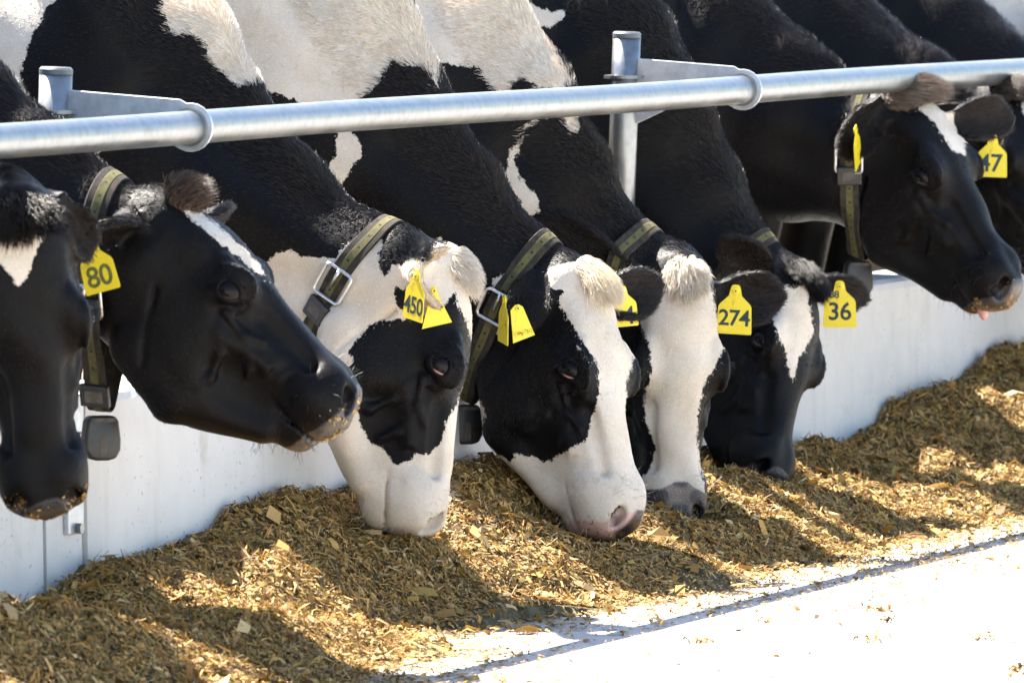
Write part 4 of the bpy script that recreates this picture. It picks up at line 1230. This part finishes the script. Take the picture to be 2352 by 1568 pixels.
# ------------------------------------------------------------------ collars
def hull2(P):
    P = sorted(map(tuple, P))
    def half(S):
        h = []
        for p in S:
            while len(h) >= 2 and (h[-1][0]-h[-2][0])*(p[1]-h[-2][1])-(h[-1][1]-h[-2][1])*(p[0]-h[-2][0]) <= 0: h.pop()
            h.append(p)
        return h
    a = half(P); b = half(P[::-1]); return np.array(a[:-1]+b[:-1])
def make_collar(cid, T, B, hang, label, buckle=None, slider=None, pod=True, pale=False, width=.042, yaw=0.):
    cow = COWS[cid]; s = cow.sp['s']
    n_, z_ = on_plane(T[0], T[1], s); lt = np.interp(n_, [c[0][0] for c in cow.neck], [c[0][1] for c in cow.neck])
    t = np.array((n_, lt, z_)); n_, z_ = on_plane(B[0], B[1], s); b = np.array((n_, lt, z_))
    c = (t+b)/2; a = t-b; a /= np.linalg.norm(a)
    lat = np.array((math.sin(yaw), math.cos(yaw), 0.)); lat -= a*(lat@a); lat /= np.linalg.norm(lat)
    nr = np.cross(lat, a)
    pts = []
    for k in range(96):
        an = 2*math.pi*k/96
        d = a*math.cos(an)+lat*math.sin(an)
        h = cow.bvh.ray_cast(Vector(c+d*.02), Vector(d), .45)
        if h[0] is None: continue
        q = np.array(h[0])-c
        r = min(math.hypot(q@a, q@lat), .21)+.0045
        pts.append((r*math.cos(an), r*math.sin(an)))
    low = -np.linalg.norm(t-b)/2-hang
    pts += [(low, -.012), (low, .012)]
    H = hull2(pts)
    # arc length resample, smooth
    Hc = np.concatenate([H, H[:1]]); L = np.concatenate([[0], np.cumsum(np.linalg.norm(np.diff(Hc, axis=0), axis=1))])
    M_ = 160
    u = np.linspace(0, L[-1], M_, endpoint=False)
    q = np.stack([np.interp(u, L, Hc[:, 0]), np.interp(u, L, Hc[:, 1])], 1)
    for _ in range(3): q = .5*q+.25*(np.roll(q, 1, 0)+np.roll(q, -1, 0))
    P3 = c+q[:, 0:1]*a+q[:, 1:2]*lat
    tan = np.roll(P3, -1, 0)-np.roll(P3, 1, 0); tan /= np.linalg.norm(tan, axis=1)[:, None]
    out = np.cross(tan, nr); cc = P3.mean(0)
    sg = np.sign((out*(P3-cc)).sum(1)); out *= np.median(sg)
    # lie along the slope of the neck: widen towards the muscle below
    wd = np.tile(nr, (M_, 1))
    lean = np.zeros(M_)
    for i in range(M_):
        hs = []
        for e in (-.018, .018):
            h = cow.bvh.ray_cast(Vector(P3[i]+nr*e+out[i]*.06), Vector(-out[i]), .12)
            hs.append(h[3] if h[0] is not None else None)
        if None not in hs and min(hs) > .01: lean[i] = np.clip((hs[0]-hs[1])/.036, -.5, .5)
    for _ in range(14): lean = .5*lean+.25*(np.roll(lean, 1)+np.roll(lean, -1))
    wd = wd+out*lean[:, None]; wd /= np.linalg.norm(wd, axis=1)[:, None]
    o2 = np.cross(wd, tan); o2 *= np.sign((o2*out).sum(1))[:, None]; out = o2
    W = cow.to_world
    root = empty('cow_collar', tuple(W(P3[np.argmin(P3[:, 2])][None])[0]))
    tag(root, label, 'collar', 'webbing collars round the necks of the cows')
    rl = np.array(root.location)
    def ribbon(name, half, lift, thick, mat):
        V = []
        for i in range(M_):
            for (x, y) in ((-half, lift), (-half*.9, lift+thick), (half*.9, lift+thick), (half, lift)):
                V.append(P3[i]+wd[i]*x+out[i]*y)
        V = W(np.array(V))-rl
        F = []
        for i in range(M_):
            for k in range(4):
                F.append((i*4+k, ((i+1) % M_)*4+k, ((i+1) % M_)*4+(k+1) % 4, i*4+(k+1) % 4))
        ob = np_mesh(name, V, np.array(F), mat, root, False)
        arc = np.concatenate([[0], np.cumsum(np.linalg.norm(np.diff(P3, axis=0), axis=1))])
        add_attr(ob.data, 'along', np.repeat(arc, 4)); add_attr(ob.data, 'across', np.tile([-half, -half*.9, half*.9, half], M_))
        return ob
    st = ribbon('strap', width/2, .0, .0025, M['strap'])
    np_mesh_s = ribbon('stripe', width*.19, .0022, .0011, M['stripe'])
    np_mesh_s.parent = st; 
    px, py = proj(W(P3))
    camv = np.array([0, 0, CAMZ])-W(P3); camv /= np.linalg.norm(camv, axis=1)[:, None]
    oW = out@np.stack([np.array(N3), np.array(U3), [0, 0, 1.]])
    def near(p):
        d = np.hypot(px-p[0], py-p[1])+np.where((oW*camv).sum(1) < 0, 400, 0)
        return int(np.argmin(d))
    def fr(i):
        R3 = np.stack([np.array(N3), np.array(U3), [0, 0, 1.]])
        return W(P3[i][None])[0]-rl, tan[i]@R3, wd[i]@R3, out[i]@R3
    if buckle:
        o, tt, ww, oo = fr(near(buckle))
        loop = []
        hl, hw, rr = .031, .030, .009
        for (sx_, sy_, a0) in ((1, 1, 0), (-1, 1, 90), (-1, -1, 180), (1, -1, 270)):
            for k in range(5):
                an = math.radians(a0+k*22.5)
                loop.append(Vector(o+tt*(sx_*(hl-rr)+rr*math.cos(an))+ww*(sy_*(hw-rr)+rr*math.sin(an))+oo*.0062))
        V, F = tube_vf(loop, .0036, 10, True)
        bk = py_mesh('buckle', V, F, M['chrome'], root, True)
        V, F = tube_vf([Vector(o+tt*hl+oo*.007), Vector(o+tt*(hl-.012)+oo*.0105), Vector(o-tt*.006+oo*.0075)], [.0042, .0034, .0026], 8)
        py_mesh('tongue', V, F, M['chrome'], bk, True)
    for sl in (slider or []):
        o, tt, ww, oo = fr(near(sl))
        tt, ww, oo = Vector(tt), Vector(ww), Vector(oo)
        V, F = box_vf(Vector(o)+oo*.006, tt, ww, oo, .021, .028, .0065)
        k = py_mesh('slider', V, F, M['plastic'], root, False, .003, 2)
        V, F = box_vf(Vector(o)+oo*.0125, tt, ww, oo, .011, .017, .0012)
        py_mesh('slot', V, F, M['joint'], k, False, .0008, 1)  # slightly raised dark block, coloured as the shade of a recess
    if pod:
        i = int(np.argmin(P3[:, 2])) if pod is True else near(pod)
        p = W(P3[i][None])[0]
        toC = Vector((0, 0, CAMZ))-Vector(p); toC.z = 0; toC.normalize()
        ps = Vector((-toC.y, toC.x, 0)); 
        yw = math.radians(18); f_ = toC*math.cos(yw)+ps*math.sin(yw); s_ = ps*math.cos(yw)-toC*math.sin(yw)
        dn = Vector((0, 0, 1))
        o = Vector(p)-Vector(rl)+dn*(-.052)
        prof = [(-.026, .044), (.026, .044), (.033, .034), (.0375, .0), (.037, -.020), (.028, -.036), (.012, -.040), (-.012, -.040), (-.028, -.036), (-.037, -.020), (-.0375, .0), (-.033, .034)]
        prof = [(x*.9, y*.95) for x, y in prof]
        V, F = prism_vf(prof, o, s_, dn, f_, .034)
        pd = py_mesh('transponder', V, F, M['plastic'], root, True, .006, 3)
        gv = [(-.0065, -.030), (.0065, -.030), (.0065, .002), (.004, .0065), (-.004, .0065), (-.0065, .002)]
        V, F = prism_vf(gv, o, s_, dn, f_, .0356)
        py_mesh('groove', V, F, M['joint'], pd, False)  # stands a little proud; its dark colour gives the groove's shade
        V, F = box_vf(o+dn*.035+f_*.0005, s_, dn, f_, .023, .0035, .0176)
        py_mesh('slot', V, F, M['joint'], pd, False)  # dark bar painted as the shaded slot, not cut in
    return root
make_collar('B', (268, 462), (246, 800), .11, 'loose collar under the raised muzzle, black pod hanging before the pale wall', buckle=(205, 690), slider=[(214, 700), (240, 900)], width=.044)
make_collar('C', (893, 548), (745, 800), .0, 'collar with square steel buckle on the white and black neck, above tag 450', buckle=(830, 685), slider=[(783, 742)])
make_collar('D', (1250, 566), (1116, 820), .10, 'collar behind the cream forelock, steel buckle half hidden by the ear', buckle=(1108, 690))
make_collar('E', (1455, 562), (1350, 800), .06, 'collar behind the white face, only its top showing', pod=True)
make_collar('F', (1748, 562), (1560, 800), .10, 'collar on the black neck behind the white diamond forehead')
make_collar('G', (1990, 232), (1965, 560), .03, 'collar on the raised black neck at the right, black pod hanging by tag 36', buckle=(1935, 365), slider=[(1933, 400)], width=.044)

# ------------------------------------------------------------------ ear tags
PLATE = [(-.034, -.066), (.034, -.066), (.0355, -.062), (.033, -.012), (.030, -.006), (.013, .010), (.0105, .022), (.009, .028), (.0055, .032), (-.0055, .032), (-.009, .028), (-.0105, .022), (-.013, .010), (-.030, -.006), (-.033, -.012), (-.0355, -.062)]
def text_mesh(txt, size, mat, parent, mw, name='number', thick=.0009):
    cu = bpy.data.curves.new('number', 'FONT'); cu.body = txt; cu.size = size; cu.align_x = 'CENTER'; cu.align_y = 'CENTER'
    cu.extrude = .0002; cu.offset = thick; cu.resolution_u = 3; cu.space_character = .95
    ob = bpy.data.objects.new('number', cu); C.objects.link(ob)
    dg = bpy.context.evaluated_depsgraph_get(); dg.update()
    me = bpy.data.meshes.new_from_object(ob.evaluated_get(dg))
    bpy.data.objects.remove(ob); bpy.data.curves.remove(cu)
    me.transform(mw)
    me.materials.clear(); me.materials.append(mat)
    o = bpy.data.objects.new(name, me); link(o, parent)
    return o
def ear_tag(cid, px, py, az, roll, label, num=None, nsz=.044, noff=(0, -.044), small=None, scale=1.0, drop=.0, mat='tagy', ink='ink', lift=.006, tilt=0., sx=1., reach=.09, probe=None, Y=None, plate=None, group='yellow ear tags in the ears of the cows'):
    cow = COWS[cid]
    dt = (at(px, py, 16.)-Vector((0, 0, CAMZ))).normalized()
    d = (at(*(probe or (px, py)), 16.)-Vector((0, 0, CAMZ))).normalized()
    qx, qy = probe or (px, py)
    R3 = np.stack([np.array(N3), np.array(U3), [0, 0, 1.]])
    oc = cow.to_cow(np.array([0, 0, CAMZ])); dc = R3@np.array(d)
    h = cow.bvh.ray_cast(Vector(oc), Vector(dc), 40)
    if Y is None and h[0] is not None:
        best = h[3]
        for ox in (-26, 0, 26):
            for oy in (-14, 10, 35, 60, 80):
                d2 = R3@np.array((at(qx+ox, qy+oy, 16.)-Vector((0, 0, CAMZ))).normalized())
                h2 = cow.bvh.ray_cast(Vector(oc), Vector(d2), 40)
                if h2[0] is not None and h[3]-reach < h2[3] < best: best = h2[3]
        p = Vector((0, 0, CAMZ))+dt*(best-lift)
    else:
        if Y is None: print('TAG MISSES', label); Y = 0
        e = max(cow.ears, key=lambda e: -abs(proj(cow.to_world((e[0]+e[1]*.1)[None]))[0][0]-px))
        Yw = cow.to_world((e[0]+e[1]*.1)[None])[0][1]+Y
        p = at(px, py, Yw)
    a = math.radians(az)
    nrm = Vector((math.sin(a), -math.cos(a), 0))
    side = Vector((math.cos(a), math.sin(a), 0)); up = Vector((0, 0, 1))
    if tilt:
        tl = math.radians(tilt); nrm, up = nrm*math.cos(tl)+up*math.sin(tl), up*math.cos(tl)-nrm*math.sin(tl)
    r = math.radians(roll)
    side, up = side*math.cos(r)+up*math.sin(r), up*math.cos(r)-side*math.sin(r)
    root = empty('ear_tag', p); tag(root, label, 'ear tag', group)
    z = Vector((0, 0, 0))
    V, F = prism_vf([(x*scale*sx, (y-.020)*scale) for x, y in (plate or PLATE)], z, side, up, nrm, .0016)
    pl = py_mesh('plate', V, F, M[mat], root, False)
    V, F = tube_vf([nrm*(-.004), nrm*.0028, nrm*.0034], [.0072*scale, .0072*scale, .005*scale], 14)
    py_mesh('stud', V, F, M[mat], root, True)
    V, F = tube_vf([nrm*.0034, nrm*.0037], .0022, 10)
    py_mesh('stud_hole', V, F, M['joint'], root, True)  # dark disc on the stud, shade of the hole put into its colour
    mw = Matrix((( side.x*sx, up.x, nrm.x, 0), (side.y*sx, up.y, nrm.y, 0), (side.z*sx, up.z, nrm.z, 0), (0, 0, 0, 1)))
    if num:
        text_mesh(num, nsz, M[ink], root, Matrix.Translation(side*noff[0]*sx+up*noff[1]+nrm*.00095) @ mw)
    if small:
        text_mesh(small, .022, M[ink], root, Matrix.Translation(side*(-.012)+up*(-.018)+nrm*.00095) @ mw, 'small_number', .0006)
    return root
ear_tag('B', 212, 566, -20, 15, 'yellow tag reading 80 in the ear of the black cow raising its muzzle', '80', .052, (0, -.055), ink='inkfaded', scale=.95, lift=.012)
ear_tag('C', 957, 634, -54, -9, 'narrow yellow tag reading 450 beside a pale stud', '450', .046, (0, -.058), scale=.98, sx=.92, lift=.010)
ear_tag('C', 996, 668, 26, 6, 'blank flared yellow tag just right of the one reading 450', scale=.80, lift=.012, plate=[(-.040, -.066), (.040, -.060), (.012, .005), (.006, .03), (-.006, .03), (-.012, .005)])
ear_tag('D', 1158, 690, -74, -6, 'yellow tag seen edge on at the left rim of a drooping ear', scale=1.0, lift=.012)
ear_tag('D', 1188, 708, 30, 14, 'muddy blank yellow tag under the drooping ear beside the cream forelock', scale=.72, lift=.012, plate=[(-.036, -.070), (.036, -.066), (.018, .02), (.006, .03), (-.006, .03), (-.022, .02)])
ear_tag('D', 1430, 668, 20, 4, 'yellow tag with a 4 half hidden by the white blaze', '4', .050, (.010, -.052), scale=.84, lift=.008, reach=.10, probe=(1478, 660))
ear_tag('E', 1690, 668, -6, -3, 'yellow tag reading 274 under a dark ear', '274', .046, (0, -.058), scale=1.05, lift=.010)
ear_tag('F', 1929, 658, -2, 0, 'yellow tag reading 36 with a handwritten 88 above', '36', .054, (0, -.056), small='88', scale=1.04, lift=.012, reach=.22)
ear_tag('G', 1966, 300, 76, 20, 'yellow tag seen nearly edge on in the near ear of the raised head', scale=1.0, lift=.02, reach=.15)
ear_tag('G', 2281, 322, -4, -2, 'yellow tag reading 47 behind the brow of the raised black head', '47', .056, (-.004, -.054), scale=.98, lift=.012)

DISC = [(.012*math.cos(k*math.pi/8), .020+.016*math.sin(k*math.pi/8)) for k in range(16)]
ear_tag('C', 950, 632, -30, -20, 'pale round stud on the black and white ear beside tag 450', plate=DISC, mat='tagw', lift=.004, group='ear studs')
DISC2 = [(.0145*math.cos(k*math.pi/8), .020+.0145*math.sin(k*math.pi/8)) for k in range(16)]
ear_tag('E', 1278, 568, 5, 0, 'small round yellow stud in the dark ear behind the cream forelock', plate=DISC2, lift=.004, group='ear studs')

# ------------------------------------------------------------------ crumbs of feed on the muzzles, whiskers
def muzzle_crumbs(cid, K, seed, xmin=.50):
    cow = COWS[cid]; H = cow.H; rr = np.random.default_rng(seed)
    wv = ((H[:, 0] > xmin) & cow.inhead).astype(float)*np.clip((H[:, 0]-xmin)/.05, 0, 1)*np.clip((-.02-H[:, 2])/.08, 0, 1)
    wv *= np.clip(.4+np.sin(H[:, 1]*60+seed)*np.sin(H[:, 2]*70+seed*2), 0, 1)
    if wv.sum() == 0: return
    global rng
    pick = sample(cow, wv, K)
    p = pick(cow.V); nn = pick(cow.NR.astype(float)); nn /= np.linalg.norm(nn, axis=1)[:, None]
    a = rr.normal(0, 1, (K, 3)); a -= nn*(a*nn).sum(1)[:, None]*.7; a /= np.linalg.norm(a, axis=1)[:, None]
    b = np.cross(nn, a); b /= np.linalg.norm(b, axis=1)[:, None]
    L = rr.uniform(.0012, .0042, (K, 1)); Wd = L*rr.uniform(.3, .7, (K, 1))
    p = p+nn*.0012
    V = np.stack([p-a*L-b*Wd, p+a*L-b*Wd*.6, p+a*L+b*Wd, p-a*L+b*Wd*.8], 1).reshape(-1, 3)
    F = np.arange(K*4).reshape(-1, 4)
    o = np_mesh('feed_crumbs', V, F, M['chips'], cow.root, False)
    col = np.repeat(PAL[rr.choice([0, 1, 3, 5, 9], K)]*rr.uniform(.7, 1.2, (K, 1)), 4, axis=0)
    add_attr(o.data, 'tint', np.concatenate([np.clip(col, 0, 1), np.ones((len(col), 1))], 1), 'FLOAT_COLOR')
    o['kind'] = 'stuff'
muzzle_crumbs('A', 600, 1); muzzle_crumbs('B', 300, 2, .51); muzzle_crumbs('D', 110, 3, .51); muzzle_crumbs('E', 420, 4, .49); muzzle_crumbs('G', 230, 5, .51)
def whiskers(cid, K, col):
    cow = COWS[cid]; H = cow.H
    wv = ((H[:, 0] > .44) & cow.inhead & (H[:, 0] < .535)).astype(float)
    pick = sample(cow, wv, K)
    p = pick(cow.V); nn = pick(cow.NR.astype(float)); nn /= np.linalg.norm(nn, axis=1)[:, None]
    d = nn+rng.normal(0, .35, (K, 3))+cow.R[:, 0]*.3; d /= np.linalg.norm(d, axis=1)[:, None]
    hair_curves('whiskers', p, d, rng.uniform(.012, .034, K), nn, np.tile(col, (K, 1)), cow.root, .00035, .1, 4)
whiskers('B', 160, np.array([.03, .028, .026])); whiskers('D', 160, np.array([.5, .42, .34])); whiskers('C', 120, np.array([.5, .42, .34])); whiskers('E', 120, np.array([.4, .34, .28])); whiskers('G', 120, np.array([.04, .035, .03]))
# the tip of a tongue
g = COWS['G']
V, F = [], []
tp = [g.h2c(v) for v in ((.515, -.02, -.138), (.540, -.024, -.141), (.553, -.026, -.147), (.557, -.026, -.152))]
V, F = tube_vf([Vector(v) for v in tp], [.012, .012, .009, .003], 10)
py_mesh('tongue', V, F, M['pink'], g.root, True)
